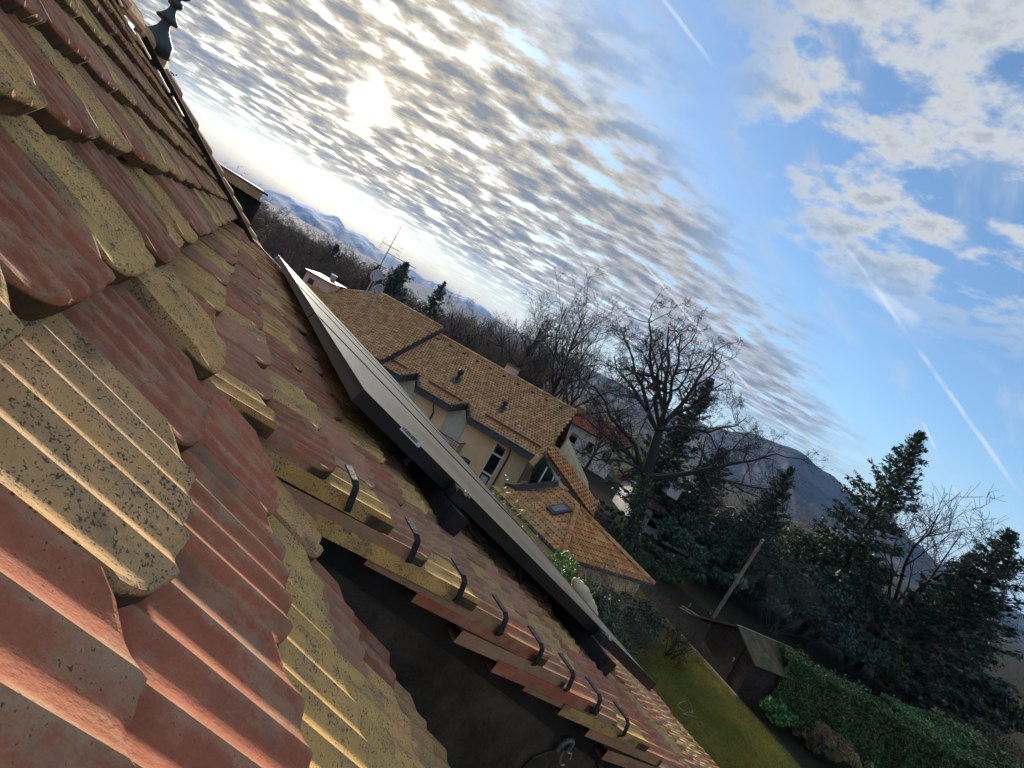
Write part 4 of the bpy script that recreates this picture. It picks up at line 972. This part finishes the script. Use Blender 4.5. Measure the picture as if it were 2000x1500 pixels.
for i in range(8):
    z0 = 1.62 * i / 8; z1 = 1.62 * (i + 1) / 8 - .012; mb = MB(); mb.slab([sp_(2.8, .04, z0), sp_(2.8, 3.2, z0), sp_(2.8, 3.2, z1), sp_(2.8, .04, z1)], -fS * .03); mb.build('side_board', MT['shedwood'], sd)
mb = MB(); mb.slab([sp_(.04, .05, 0), sp_(2.75, .05, 0), sp_(2.75, 3.15, 0), sp_(.04, 3.15, 0)], Vector((0, 0, 1.55))); mb.build('inner_wall', MT['shedwood'], sd)
mb = MB(); mb.box(sp_(1.55, -.02, .92), fS * .52, nS * .02, Vector((0, 0, .88))); dr = mb.build('door', MT['shedwood'], sd)
mb = MB(); mb.tube([sp_(1.95, -.06, .95), sp_(1.95, -.06, 1.15)], .02, 6); mb.tube([sp_(1.95, -.06, 1.08), sp_(1.87, -.07, 1.12)], .016, 6); mb.build('handle', MT['steel'], dr)
rgS = random.Random(9)
def shed_roof(s0, z0, s1, z1, nm, rows):
    a = sp_(s0, -.3, z0 + .06); v_ = sp_(s1, -.3, z1 + .06) - a; L = 3.7; N = v_.cross(nS).normalized(); N = N if N.z > 0 else -N
    mb = MB(); mb.slab([a, a + v_, a + v_ + nS * L, a + nS * L], -N * .05); r_ = mb.build(nm, MT['shedwood'], sd)
    for i in range(rows):
        for k in range(13):
            p = a + v_ * ((i + .5) / rows) + nS * (L * (k + .5) / 13) + N * (.012 + rgS.uniform(0, .006)); mb = MB()
            mb.box(p, v_.normalized() * (v_.length / rows * .54), nS * (L / 13 * .485), (N * .010), jit(rgS, rgS.choice([(.16, .125, .075), (.13, .105, .060), (.19, .145, .090), (.11, .105, .050)]), .2)); mb.build('shingle', MT['shedroof'], r_)
shed_roof(1.45, 2.32, 3.10, 1.56, 'right_roof', 6); shed_roof(1.45, 2.31, -1.35, 1.02, 'left_roof', 8)
mb = MB(); mb.beam(sp_(1.45, -.34, 2.42), sp_(1.45, 3.4, 2.42), .10, .03); mb.build('ridge_board', MT['polewood'], sd)
mb = MB(); mb.beam(sp_(-2.2, -.05, .95), sp_(-.2, .2, 1.30), .10, .04); mb.beam(sp_(-2.4, .25, 1.0), sp_(-.1, .5, 1.42), .10, .04); mb.build('loose_lath', MT['polewood'], sd)['kind'] = 'stuff'
# stone edging along the lawn
for i in range(7):
    mb = MB(); a = sp_(-.9 + i * .62, -.35, .06); mb.box(a, fS * .30, nS * .07, Vector((0, 0, .07))); tag(mb.build('edging_stone', pmat('edging', (.30, .24, .12), .9, .3) if i == 0 else bpy.data.materials['edging']), 'low pale edging stone between the lawn and the shed front', 'edging stone', 'edging stones by the shed')
# leaning pole
pt = at(1490, 1055, 33.0); mb = MB(); mb.tube([Vector((pt.x - .25, pt.y, -.2)), Vector((pt.x - .1, pt.y, 3)), pt], [.115, .10, .085], 10)
po = empty('wooden_pole', Vector((pt.x, pt.y, 0)), 'weathered wooden pole rising behind the garden shed', 'pole'); mb.build('shaft', MT['polewood'], po)
mb = MB(); mb.lathe(pt, [(.095, -.02), (.095, .04), (.01, .07)], n=12); mb.build('cap', MT['steel'], po)
mb = MB(); mb.tube([pt - Vector((0, 0, .25)), at(1400, 1150, 33.5), at(1365, 1180, 34)], .012, 4); mb.build('stay_wire', MT['iron'], po)
# wire fence posts beyond the shed
for i, (px_, py_) in enumerate(((1342, 1188), (1350, 1178), (1388, 1197))):
    f0, zt = gpos(px_, py_, 31.5 + i); mb = MB(); mb.tube([f0, Vector((f0.x, f0.y, zt))], .025, 6); tag(mb.build('fence_post', MT['dish']), 'thin grey fence post behind the shed ridge, %s of three' % ('left', 'middle', 'right')[i], 'fence post', 'wire fence posts')
# pruned branches on the grass
for i, pts in enumerate((((1323, 1376), (1332, 1371), (1338, 1370)), ((1323, 1377), (1328, 1383), (1333, 1388)), ((1345, 1369), (1350, 1378), (1353, 1387), (1353, 1394)), ((1334, 1394), (1342, 1391), (1352, 1391)), ((1335, 1394), (1343, 1396), (1354, 1399), (1361, 1402)), ((1360, 1411), (1366, 1420)), ((1369, 1410), (1373, 1416), (1374, 1420)))):
    mb = MB(); mb.tube([at_z(x_, y_, .04) for x_, y_ in pts], .013, 5); tag(mb.build('cut_branch', pmat('bare_stick', (.34, .26, .18), .8) if i == 0 else bpy.data.materials['bare_stick']), 'pale stripped stick lying on the lawn near the roof edge', 'stick', 'sticks on the lawn')
# grass blades over the lawn
rs = np.random.RandomState(4); n = 60000
gx = rs.uniform(6, 27, n); gy = rs.uniform(12, 31, n); keep = ((gx - oS.x) * nS.x + (gy - oS.y) * nS.y < -.2 + 0 * gx); gx, gy = gx[keep], gy[keep]; n = len(gx)
ctr = np.stack([gx, gy, np.full(n, .03)], 1); hgt = rs.uniform(.04, .11, n)
a = rs.normal(size=(n, 3)) * .35 + np.array([0, 0, 1.]); a = a / np.linalg.norm(a, axis=1)[:, None] * hgt[:, None]; s_ = np.cross(a, rs.normal(size=(n, 3))); s_ = s_ / (np.linalg.norm(s_, axis=1)[:, None] + 1e-9) * .010
P = np.stack([ctr - s_, ctr + s_, ctr + s_ * .3 + a, ctr - s_ * .3 + a], 1)
patch = np.sin(gx * .9 + np.sin(gy * .7) * 1.5) * np.sin(gy * 1.1 + gx * .3) * .5 + .5
C = np.array([.11, .135, .022])[None] * (1 - patch[:, None]) + np.array([.23, .195, .030])[None] * patch[:, None]; C = C * rs.uniform(.6, 1.3, (n, 1))
gr = quads('grass', P, C, MT['grass']); tag(gr, kind='stuff')

def hedge(name, p0, p1, width, h, n, leaf, colr, label, seed, tips=None):
    rs = np.random.RandomState(seed); p0, p1 = Vector(p0), Vector(p1); d = p1 - p0; L = d.length; d.normalize(); s_ = Vector((-d.y, d.x, 0)); t_ = empty(name, (p0 + p1) / 2, label, 'hedge')
    a = rs.uniform(0, L, n); face = rs.random(n); w = np.where(face < .38, rs.uniform(-.5, .5, n), np.where(face < .85, -.5, .5)) * width; z = np.where(face < .38, 1.0, rs.uniform(.02, 1, n)) * h
    bumpy = .10 * np.sin(a * 1.7 + seed) + .07 * np.sin(a * 4.1 + z * 2) ; nr = np.zeros((n, 3)); top = face < .38
    nr[top] = [0, 0, 1]; nr[~top] = (np.array(s_)[None] * np.sign(w[~top])[:, None])
    dep = np.abs(rs.normal(0, .10, n)); z = z + np.where(top, bumpy - dep + (rs.random(n) < .04) * rs.uniform(0, .35, n), 0); w = w + np.where(top, 0, np.sign(w) * (bumpy - dep))
    ctr = np.array(p0)[None] + np.array(d)[None] * a[:, None] + np.array(s_)[None] * w[:, None] + np.array([0, 0, 1.])[None] * z[:, None]
    quads('foliage', leaf_quads(rs, ctr, nr, leaf, .55, .8), leaf_cols(rs, n, colr, .45, tips), MT['leaf'], t_)
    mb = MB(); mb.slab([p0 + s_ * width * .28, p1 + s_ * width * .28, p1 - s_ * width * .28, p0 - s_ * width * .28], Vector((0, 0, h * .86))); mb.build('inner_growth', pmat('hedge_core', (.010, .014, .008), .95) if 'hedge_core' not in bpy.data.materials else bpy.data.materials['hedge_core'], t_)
    return t_
hA, hB = at_z(1535, 1268, 2.5), at_z(1965, 1520, 2.5)
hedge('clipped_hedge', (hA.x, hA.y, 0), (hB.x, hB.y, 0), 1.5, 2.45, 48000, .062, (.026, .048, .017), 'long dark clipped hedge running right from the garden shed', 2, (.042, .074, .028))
h2a, h2b = at_z(1762, 1378, 2.2), at_z(1890, 1445, 2.2)
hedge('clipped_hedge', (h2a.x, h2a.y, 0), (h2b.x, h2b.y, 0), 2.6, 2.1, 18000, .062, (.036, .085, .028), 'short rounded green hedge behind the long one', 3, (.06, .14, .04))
h3a, h3b = at_z(1795, 1352, 1.6), at_z(1885, 1408, 1.6)
mb = MB(); mb.beam((h3a.x, h3a.y, 1.5), (h3b.x, h3b.y, 1.5), .35, .18); tag(mb.build('garden_wall_coping', pmat('mossy_coping', (.16, .15, .06), .9)), 'mossy strip of wall coping among the shrubs at right', 'wall')
# shrubs
def shr(name, top, Y, rx, ry, n, leaf, colr, label, seed, zb=0.0, **kw):
    if Y < 0: q_ = at_z(*top, -Y); f0, zt = Vector((q_.x, q_.y, 0)), -Y
    else: f0, zt = gpos(*top, Y)
    rz = 0; rz = max(.3, (zt - zb) / 2 * 1.02); return bush(name, (f0.x, f0.y, zb), rx, ry, rz, n, leaf, colr, label, seed=seed, **kw)
shr('laurel_bush', (1532, 1366), -1.25, 1.0, .8, 2600, .075, (.024, .070, .018), 'bright green laurel bush at the foot of the hedge by the lawn', 3, tips=(.06, .15, .035))
shr('silvery_evergreen', (1500, 1128), 40, 3.0, 2.6, 9000, .15, (.060, .095, .075), 'large silvery green evergreen bush right of the pole', 4, tips=(.13, .18, .15))
shr('dark_yew', (1390, 1030), 43, 4.2, 3.2, 9000, .17, (.025, .050, .028), 'broad dark yew left of the wooden pole', 5)
shr('dark_yew', (1290, 1075), 44, 3.2, 3.0, 6000, .17, (.028, .056, .031), 'dark rounded evergreen right of the pavilion roof tip', 6)
shr('dark_thuja', (1605, 1040), 45, 3.8, 3.2, 9000, .16, (.028, .062, .031), 'dense dark thuja below the blue hillside', 7)
shr('dark_thuja', (1700, 1065), 44, 3.6, 3.0, 9000, .16, (.025, .056, .037), 'dense dark thuja left of the bare tree at right', 8)
shr('green_shrub', (1752, 1262), 38, 2.0, 1.9, 6000, .10, (.055, .085, .030), 'round dull green shrub behind the hedge', 9, tips=(.12, .13, .05))
shr('dark_shrub', (1850, 1220), 40, 4.5, 3.0, 8000, .15, (.028, .046, .028), 'dark evergreen mass under the bare tree at right', 10)
shr('dark_shrub', (1930, 1150), 42, 3.6, 3.0, 6000, .15, (.031, .053, .034), 'tall dark evergreen at the right edge', 11)
shr('green_shrub', (1925, 1425), -3.2, 3.0, 2.2, 9000, .10, (.040, .062, .024), 'leafy green shrub at the lower right corner', 12, tips=(.09, .12, .05))
shr('dry_shrub', (1640, 1432), -1.3, 1.2, 1.0, 3600, .07, (.105, .068, .034), 'tawny dry shrub at the foot of the long hedge', 13, aspect=.14)
shr('green_shrub', (1690, 1480), -.9, 2.2, 1.0, 5000, .06, (.085, .090, .030), 'low olive shrub in the bed beside the lawn', 14)
shr('dark_shrub', (1620, 1190), 42, 3.0, 2.6, 6000, .15, (.025, .046, .031), 'dark shrub just behind the near end of the hedge', 15)
shr('evergreen_bush', (1125, 1070), 17.5, 1.5, 1.2, 5000, .075, (.040, .085, .022), 'green bush in front of the pavilion corner', 16, tips=(.10, .15, .04))
shr('laurel_bush', (1235, 1065), 42, 3.0, 2.6, 5000, .15, (.030, .070, .035), 'green laurel beyond the pavilion roof', 17)
for i_, (tx, ty, Y_, rx_, cl_, lb_) in enumerate(((1335, 1085, 38, 3.2, (.022, .043, .025), 'dark evergreen behind the left end of the shed'), (1265, 1120, 36, 2.6, (.031, .062, .031), 'dark green shrub at the tip of the pavilion roof'), (1430, 1105, 41, 3.2, (.023, .046, .028), 'dark evergreen directly behind the pole'), (1575, 1125, 40, 3.0, (.022, .043, .029), 'dark evergreen right of the silvery bush'), (1655, 1120, 41, 3.4, (.023, .046, .034), 'dark conifer-like bush below the tall fir'), (1735, 1150, 41, 3.4, (.026, .046, .031), 'dark bush under the gap between fir and bare tree'), (1800, 1190, 42, 3.4, (.031, .046, .028), 'dull dark bush under the bare tree'), (1690, 1225, 37, 2.8, (.019, .037, .028), 'very dark shrub behind the middle of the long hedge'), (1860, 1300, 37, 3.4, (.028, .043, .028), 'dark brownish shrub right of the round green one'), (1960, 1330, 37, 3.6, (.030, .036, .018), 'olive scrub at the right edge above the corner'), (1790, 1340, 37, 2.2, (.022, .046, .031), 'dark shrub behind the short rounded hedge'), (1210, 1000, 47, 3.0, (.034, .053, .034), 'dark shrub at the foot of the oak'), (1470, 1010, 47, 3.4, (.031, .043, .031), 'dark bush right of the brown roofed house'))):
    shr('dark_evergreen', (tx, ty), Y_, rx_, rx_ * .85, 7000, .15, cl_, lb_, 60 + i_)
shr('dark_evergreen', (1185, 1165), 17.5, 1.8, 1.3, 7000, .075, (.026, .040, .020), 'dark leafy shrub under the eave of the pavilion corner', 91)
shr('dark_evergreen', (1245, 1160), 21, 1.9, 1.4, 6000, .08, (.024, .036, .020), 'dark leafy shrub under the front eave of the pavilion', 92)
for i_, (tx, ty, z_, rx_, lb_) in enumerate(((1575, 1420, .6, .9, 'low brown plant cushion in the bed between lawn and hedge'), (1600, 1450, .5, .9, 'small brown plant cushion at the lawn edge below the tawny shrub'), (1990, 1440, 3.0, 3.0, 'brownish scrub in the lower right corner'))):
    shr('bed_plant', (tx, ty), -z_, rx_, rx_ * .8, 2600, .07, (.045, .038, .022), lb_, 95 + i_)
# bamboo in front of the pavilion
bs = np.random.RandomState(31); f0, zt = gpos(1015, 955, 20.0); bt = empty('bamboo', f0, 'thin yellow-green bamboo canes in front of the pavilion roof', 'bamboo')
mb = MB(); cl_, nl_ = [], []
for i in range(46):
    b0 = f0 + Vector((bs.normal(0, .55), bs.normal(0, .8), 0)); hh = zt * bs.uniform(.72, 1.0); tp = b0 + Vector((bs.normal(0, .45), bs.normal(0, .4), hh)); md = b0 * .5 + tp * .5 + Vector((0, 0, .2))
    mb.tube([b0, md, tp], [.014, .011, .004], 4)
    for k in range(34): f_ = bs.uniform(.25, 1.0); cl_.append(np.array(b0) * (1 - f_) + np.array(tp) * f_ + bs.normal(0, .13, 3)); nl_.append((0, 0, 1))
mb.build('cane', pmat('bamboo_cane', (.22, .20, .07), .6), bt)['kind'] = 'stuff'
quads('foliage', leaf_quads(bs, np.array(cl_), np.array(nl_, float), .11, .16, .1), leaf_cols(bs, len(cl_), (.15, .17, .045), .4), MT['leaf'], bt)

# leafless tangled shrubs left of the shed
def bare_shrub(name, top, Y, spread, stems, label, seed, mat, kids=(0, 6, 5, 3), zb=0.0):
    f0, zt = gpos(*top, Y); T = Tree(seed); hgt = zt - zb
    for k in range(stems):
        a = T.rs.uniform(0, 6.283); d = np.array([math.cos(a) * spread * T.rs.uniform(.2, 1), math.sin(a) * spread * T.rs.uniform(.2, 1), 1.0])
        T.branch(np.array([f0.x + T.rs.normal(0, .3 * spread), f0.y + T.rs.normal(0, .3 * spread), zb]), d, hgt * T.rs.uniform(.6, .95), .022, 1, 4, kids, .22, .06, None, 1.0, .006)
    tr, cr = T.meshes('twigs'); t_ = empty(name, (f0.x, f0.y, zb), label, 'shrub')
    o = obj('stem', tr, mat, t_); o = obj('twigs', cr, mat, t_); return t_
bare_shrub('bare_shrub', (1215, 1128), 20.0, .9, 16, 'tangled leafless brown shrub below the pavilion roof', 41, TWIGR)
bare_shrub('bare_shrub', (1165, 1130), 17.0, .8, 14, 'leafless shrub directly behind the canvas and solar panels', 42, TWIG)
bare_shrub('bare_shrub', (1290, 1165), 22.5, .9, 14, 'leafless shrub between the pavilion tip and the shed', 43, TWIGR)
bare_shrub('bare_shrub', (1345, 1215), 23.0, .7, 12, 'dark bare bush standing at the left end of the shed', 44, TWIGD)
bare_shrub('bare_shrub', (1590, 1090), 37.0, .9, 14, 'greyish bare shrub between the silvery evergreen and the dark thuja', 45, TWIG)
bare_shrub('bare_shrub', (1860, 1190), 37.0, 1.1, 16, 'pale brown bare scrub at the right beyond the hedge', 46, TWIGR)

# ------------------------------------------------------------------ trees
# the big oak: limbs drawn towards the crown points seen against the sky
Yo = 38.0; T = Tree(77); fo0 = at(1238, 1040, Yo); base = np.array([fo0.x + .25, fo0.y, -.2]); fork = np.array(at(1287, 842, Yo)); f1 = np.array(at(1262, 930, Yo))
tube_np(T.tv, T.tf, [base, (base + f1) / 2 + np.array([.1, 0, 0]), f1, fork], [.58, .48, .40, .30], 10)
for (tx, ty, dy, st, r_) in ((1205, 640, -2, fork, .17), (1262, 598, 1, fork, .20), (1310, 612, 3, fork, .19), (1350, 628, -3, fork, .16), (1405, 668, 2, fork, .18), (1432, 735, -2, fork, .15), (1190, 690, 3, fork, .15), (1140, 735, -3, f1, .17),
                              (1100, 790, 2, f1, .14), (1545, 880, -3, f1, .20), (1560, 960, 2, f1, .16), (1120, 880, -3, f1, .13), (1470, 800, 4, fork, .13), (1300, 640, -6, fork, .14), (1250, 660, 6, fork, .14), (1180, 830, 5, f1, .12)):
    tg = np.array(at(tx, ty, Yo + dy)); tg = st + (tg - st) * .86; d = tg - st; L = np.sqrt(d @ d) * 1.06
    T.branch(st + T.rs.normal(0, .12, 3), d * .6 + np.array([0, 0, 1.0]) * L * .25, L, r_ * 1.1, 1, 5, (0, 9, 6, 5, 3), .33, .03, tg, 1.0, .012, .74)
ok = empty('oak_tree', (base[0], base[1], 0), 'big bare oak with spreading limbs against the sky right of the house', 'tree')
tr, cr = T.meshes('oak'); obj('trunk', tr, MT['bark'], ok); obj('crown', cr, TWIGD, ok)
# ivy on the oak's trunk
iv = np.random.RandomState(5); n = 2600; k = iv.uniform(0, 1, n) ** 1.2; P0 = base[None] * (1 - k)[:, None] + f1[None] * k[:, None]; o = iv.normal(size=(n, 3)); o /= np.linalg.norm(o, axis=1)[:, None]
quads('ivy', leaf_quads(iv, P0 + o * iv.uniform(.4, .85, n)[:, None], o, .10, .7), leaf_cols(iv, n, (.034, .053, .025), .4), MT['leaf'], ok)
for k, (sd_, H_) in enumerate(((101, 10), (102, 10), (103, 10), (104, 10), (105, 10))):
    TREES['b%d' % k] = proc_tree(sd_, H_, (7, 6, 6, 5), 4, (.75, 1.0, .6, 1.1, .85)[k], .013).meshes('bare_tree')
TREES['f0'] = proc_tree(110, 10, (6, 5, 5, 4), 4, .55, .020).meshes('bare_tree'); TREES['f1'] = proc_tree(111, 10, (7, 5, 5, 4), 4, .9, .022).meshes('bare_tree'); TREES['f2'] = proc_tree(112, 10, (8, 5, 5, 4), 4, .7, .022).meshes('bare_tree')
TREES['c0'] = conifer_mesh(201, 14, 3.6, 40, 8, .28, 10, .20); TREES['c1'] = conifer_mesh(202, 12, 3.0, 34, 8, .15, 10, .19, (.026, .042, .028)); TREES['c2'] = conifer_mesh(203, 12, 4.6, 26, 8, .05, 12, .26, (.031, .050, .040), .2, .4)
def by_top(key, px_, py_, Y, Hm, label, cat, group, mats, name, rot, wid=1.0):
    f0, zt = gpos(px_, py_, Y); s_ = zt / Hm; t_ = tree_instance(key, f0, s_ * wid, rot, label, cat, group, mats, name, 1.0 / wid); return t_
BK = (MT['bark'], TWIG); BKR = (MT['bark2'], TWIGR); CF = (MT['bark'], None)
by_top('c0', 1795, 848, 42, 14, 'tall dark fir standing against the blue sky at right', 'tree', None, CF, 'fir_tree', .3, .95)
by_top('c1', 1388, 742, 50, 12, 'dark fir behind the oak crown', 'tree', None, CF, 'fir_tree', 1.1, .9)
by_top('c2', 1415, 880, 49, 12, 'broad dark cedar behind the oak trunk', 'tree', None, CF, 'cedar_tree', 2.1, 1.0)
by_top('c1', 1545, 915, 41, 12, 'short dark fir in front of the wooded mountain', 'tree', None, CF, 'fir_tree', 2.7, 1.0)
by_top('c1', 1972, 1040, 37, 12, 'dark ragged conifer at the right edge', 'tree', None, CF, 'fir_tree', .9, 1.25)
by_top('c1', 1900, 1085, 40, 12, 'smaller conifer left of the one at the right edge', 'tree', None, CF, 'fir_tree', 4.0, 1.1)
by_top('b1', 1860, 992, 41, 9.6, 'bare round-headed tree right of the tall fir', 'tree', None, BK, 'bare_tree', 0.5, .95)
by_top('b3', 1575, 985, 47, 9.6, 'thin bare tree just left of the tall fir', 'tree', None, BKR, 'bare_tree', 2.5, .8)
by_top('b2', 2420, 930, 34, 9.6, 'bare tree whose twigs reach in at the right edge', 'tree', None, BK, 'bare_tree', 1.5, .8)
# row of bare trees behind the neighbour's roof
rowp = [(1075, 622, 62, 'b0'), (1105, 645, 66, 'b2'), (1168, 618, 60, 'b2'), (1195, 640, 64, 'b4'), (1020, 640, 70, 'b3'), (965, 640, 74, 'b1'), (1140, 700, 58, 'b3'), (925, 618, 72, 'b0'), (1230, 760, 60, 'b4'), (1045, 690, 60, 'b1'), (990, 690, 64, 'b4')]
lab = ['bare tree with a clear spire of twigs behind the roof chimney', 'bare tree right of the spire-shaped one', 'tallest bare tree left of the oak', 'bare tree touching the oak crown on its left', 'bare tree above the middle of the right roof', 'bare tree above the ridge left of the chimney', 'low bare tree between the chimney and the oak', 'bare tree above the step between the two roofs', 'low bare tree beside the red roofed house', 'low bare tree behind the chimney', 'low bare tree left of the chimney']
for (x_, y_, Y_, ky), lb in zip(rowp, lab): by_top(ky, x_, y_, Y_, 9.6, lb, 'tree', None, BK, 'bare_tree', x_ * .37, .85)
# the wood on the left: trunks one can tell apart, all of a kind
rgW = random.Random(17); line = [(430, 335), (480, 362), (540, 425), (600, 462), (660, 475), (700, 508), (770, 555), (830, 585), (880, 610), (940, 640), (1000, 668), (1080, 720)]
def wood_y(x_):
    for (x0, y0), (x1, y1) in zip(line, line[1:]):
        if x0 <= x_ <= x1: return y0 + (y1 - y0) * (x_ - x0) / (x1 - x0)
    return line[-1][1]
for row, (Y0, dyp, st) in enumerate(((120, 0, 15), (95, 14, 17), (76, 34, 21))):
    x_ = 405 + row * 4
    while x_ < 1060:
        y_ = wood_y(max(431, x_)) + dyp + rgW.uniform(-6, 14)
        by_top(rgW.choice(['f0', 'f1', 'f2']), x_, y_, Y0 + rgW.uniform(-8, 8), 9.6, ('bare brown tree in the farthest row of the wood on the left', 'bare brown tree in the middle row of the wood on the left', 'bare brown tree in the nearest row of the wood behind the tiled house')[row], 'tree', ('far row of the wood', 'middle row of the wood', 'near row of the wood')[row], (MT['bark2'], TWIGR), 'woodland_tree', rgW.uniform(0, 6.28), rgW.uniform(.9, 1.35)); x_ += st * rgW.uniform(.8, 1.2)
by_top('c2', 795, 515, 84, 12, 'flat-topped dark cedar above the satellite dishes', 'tree', None, CF, 'cedar_tree', .4, 1.05)
by_top('c2', 742, 520, 86, 12, 'dark cedar left of the flat-topped one', 'tree', None, CF, 'cedar_tree', 1.4, .9)
by_top('c1', 868, 552, 82, 12, 'narrow dark spruce right of the cedars', 'tree', None, CF, 'fir_tree', 3.0, .95)
by_top('c2', 660, 480, 92, 12, 'dark cedar showing above the bare wood', 'tree', None, CF, 'cedar_tree', 2.2, .9)
by_top('c1', 318, 96, 60, 12, 'dark treetop peeping over the hip beside the finial', 'tree', None, CF, 'fir_tree', 2.2, 1.2)

# ------------------------------------------------------------------ houses half hidden by the trees
def far_house(name, ctr, ang, L, D, hw, hr, wall, roofm, label, wins=0):
    c0 = Vector(ctr); X = Vector((math.cos(ang), math.sin(ang), 0)); Y = Vector((-X.y, X.x, 0)); t_ = empty(name, c0, label, 'house')
    mb = MB(); mb.slab([c0 + X * sx * L / 2 + Y * sy * D / 2 for sx, sy in ((-1, -1), (1, -1), (1, 1), (-1, 1))], Vector((0, 0, hw))); mb.build('wall', wall, t_)
    for sy in (-1, 1):
        a = c0 + Y * sy * (D / 2 + .5) + Vector((0, 0, hw - .15)); r_ = c0 + Vector((0, 0, hw + hr)); N = (X.cross(r_ - a)).normalized(); N = N if N.z > 0 else -N
        mb = MB(); mb.slab([a - X * (L / 2 + .5), a + X * (L / 2 + .5), r_ + X * (L / 2 + .5), r_ - X * (L / 2 + .5)], N * .14); rf_ = mb.build('roof', roofm, t_)
        roof_tiles('roof_tile_field', a - X * (L / 2 + .5) + N * .14, X, (r_ - a).normalized(), [(0, 0), (L + 1, 0), (L + 1, (r_ - a).length), (0, (r_ - a).length)], rf_, PALS[name], .40, .42, 3, .05)
    for sx in (-1, 1):
        mb = MB(); e_ = c0 + X * sx * (L / 2 - .12); mb.slab([e_ - Y * D / 2 + Vector((0, 0, hw)), e_ + Y * D / 2 + Vector((0, 0, hw)), e_ + Vector((0, 0, hw + hr))], X * .1); mb.build('gable', wall, t_)
    for i in range(wins):
        e_ = c0 + X * (-L / 2 + L * (i + .5) / wins) - Y * (D / 2 + .02) + Vector((0, 0, hw * .6)); mb = MB(); mb.box(e_, X * .5, Y * .03, Vector((0, 0, .65))); w_ = mb.build('window', MT['pane'], t_)
        mb = MB(); mb.box(e_ - Vector((0, 0, .72)), X * .6, Y * .08, Vector((0, 0, .05))); mb.build('sill', MT['white'], w_)
    return t_
PALS = dict(red_roof_house=[(.30, .085, .05), (.34, .10, .06), (.26, .07, .045)], brown_roof_house=[(.15, .10, .065), (.18, .12, .08), (.13, .085, .055)], grey_house=[(.20, .17, .15), (.24, .20, .18)])
p = at(1165, 838, 72); far_house('red_roof_house', (p.x, p.y + 4, 0), R(-12), 10, 8, p.z - .8, 2.2, MT['white'], MT['rust'], 'white house with red roof half hidden behind bare branches', 4)
mb = MB(); pg = at(1160, 828, 70.5); mb.slab([pg + Vector((-.5, 0, -.25)), pg + Vector((.5, 0, -.25)), pg + Vector((.5, .5, .25)), pg + Vector((-.5, .5, .25))], Vector((0, -.05, .08))); tag(mb.build('roof_window', MT['skyglass']), 'bright roof window in the red roof', 'window')
p = at(1385, 1010, 50); bh = far_house('brown_roof_house', (p.x, p.y + 3, 0), R(5), 13, 8.5, p.z - 1.6, 2.9, MT['white'], MT['rust'], 'white walled house with long brown tiled roof behind the oak', 5)
pd = at(1312, 958, 48.5); mb = MB(); mb.box(pd, Vector((.55, 0, 0)), Vector((0, .8, 0)), Vector((0, 0, .5))); mb.slab([pd + Vector((-.7, -.9, .5)), pd + Vector((.7, -.9, .5)), pd + Vector((.7, .9, .6)), pd + Vector((-.7, .9, .6))], Vector((0, 0, .08))); mb.build('roof_dormer', MT['white'], bh)
mb = MB(); pv_ = at(1388, 1030, 47.0); mb.tube([pv_ - Vector((0, 0, .3)), pv_ + Vector((0, 0, .35))], .13, 8); mb.lathe(pv_ + Vector((0, 0, .3)), [(.13, 0), (.28, .05), (.02, .2)], n=10); mb.build('roof_vent', MT['white'], bh)
p = at(1405, 985, 62); far_house('grey_house', (p.x + 2, p.y, 0), R(60), 8, 6, p.z - 1.5, 2.0, MT['shutter'], MT['rust'], 'small grey house just beyond the brown roof', 2)
p = at(590, 470, 150); t_ = empty('apartment_block', (p.x, p.y, 0), 'pale apartment block glimpsed through the wood on the left', 'building')
mb = MB(); mb.slab([Vector((p.x + a, p.y + b_, 0)) for a, b_ in ((-9, 0), (9, 6), (6, 16), (-12, 10))], Vector((0, 0, p.z + 1.5))); mb.build('wall', MT['shutter'], t_)
dX = Vector((18, 6, 0)).normalized()
for f_ in range(3):
    for k in range(5):
        c_ = Vector((p.x - 9, p.y, 0)) + dX * (2 + 3.6 * k) + Vector((.03, -.1, 2.2 + 2.9 * f_)); mb = MB(); mb.box(c_, dX * .9, Vector((-dX.y, dX.x, 0)) * .05, Vector((0, 0, .7))); mb.build('window', MT['pane'], t_)
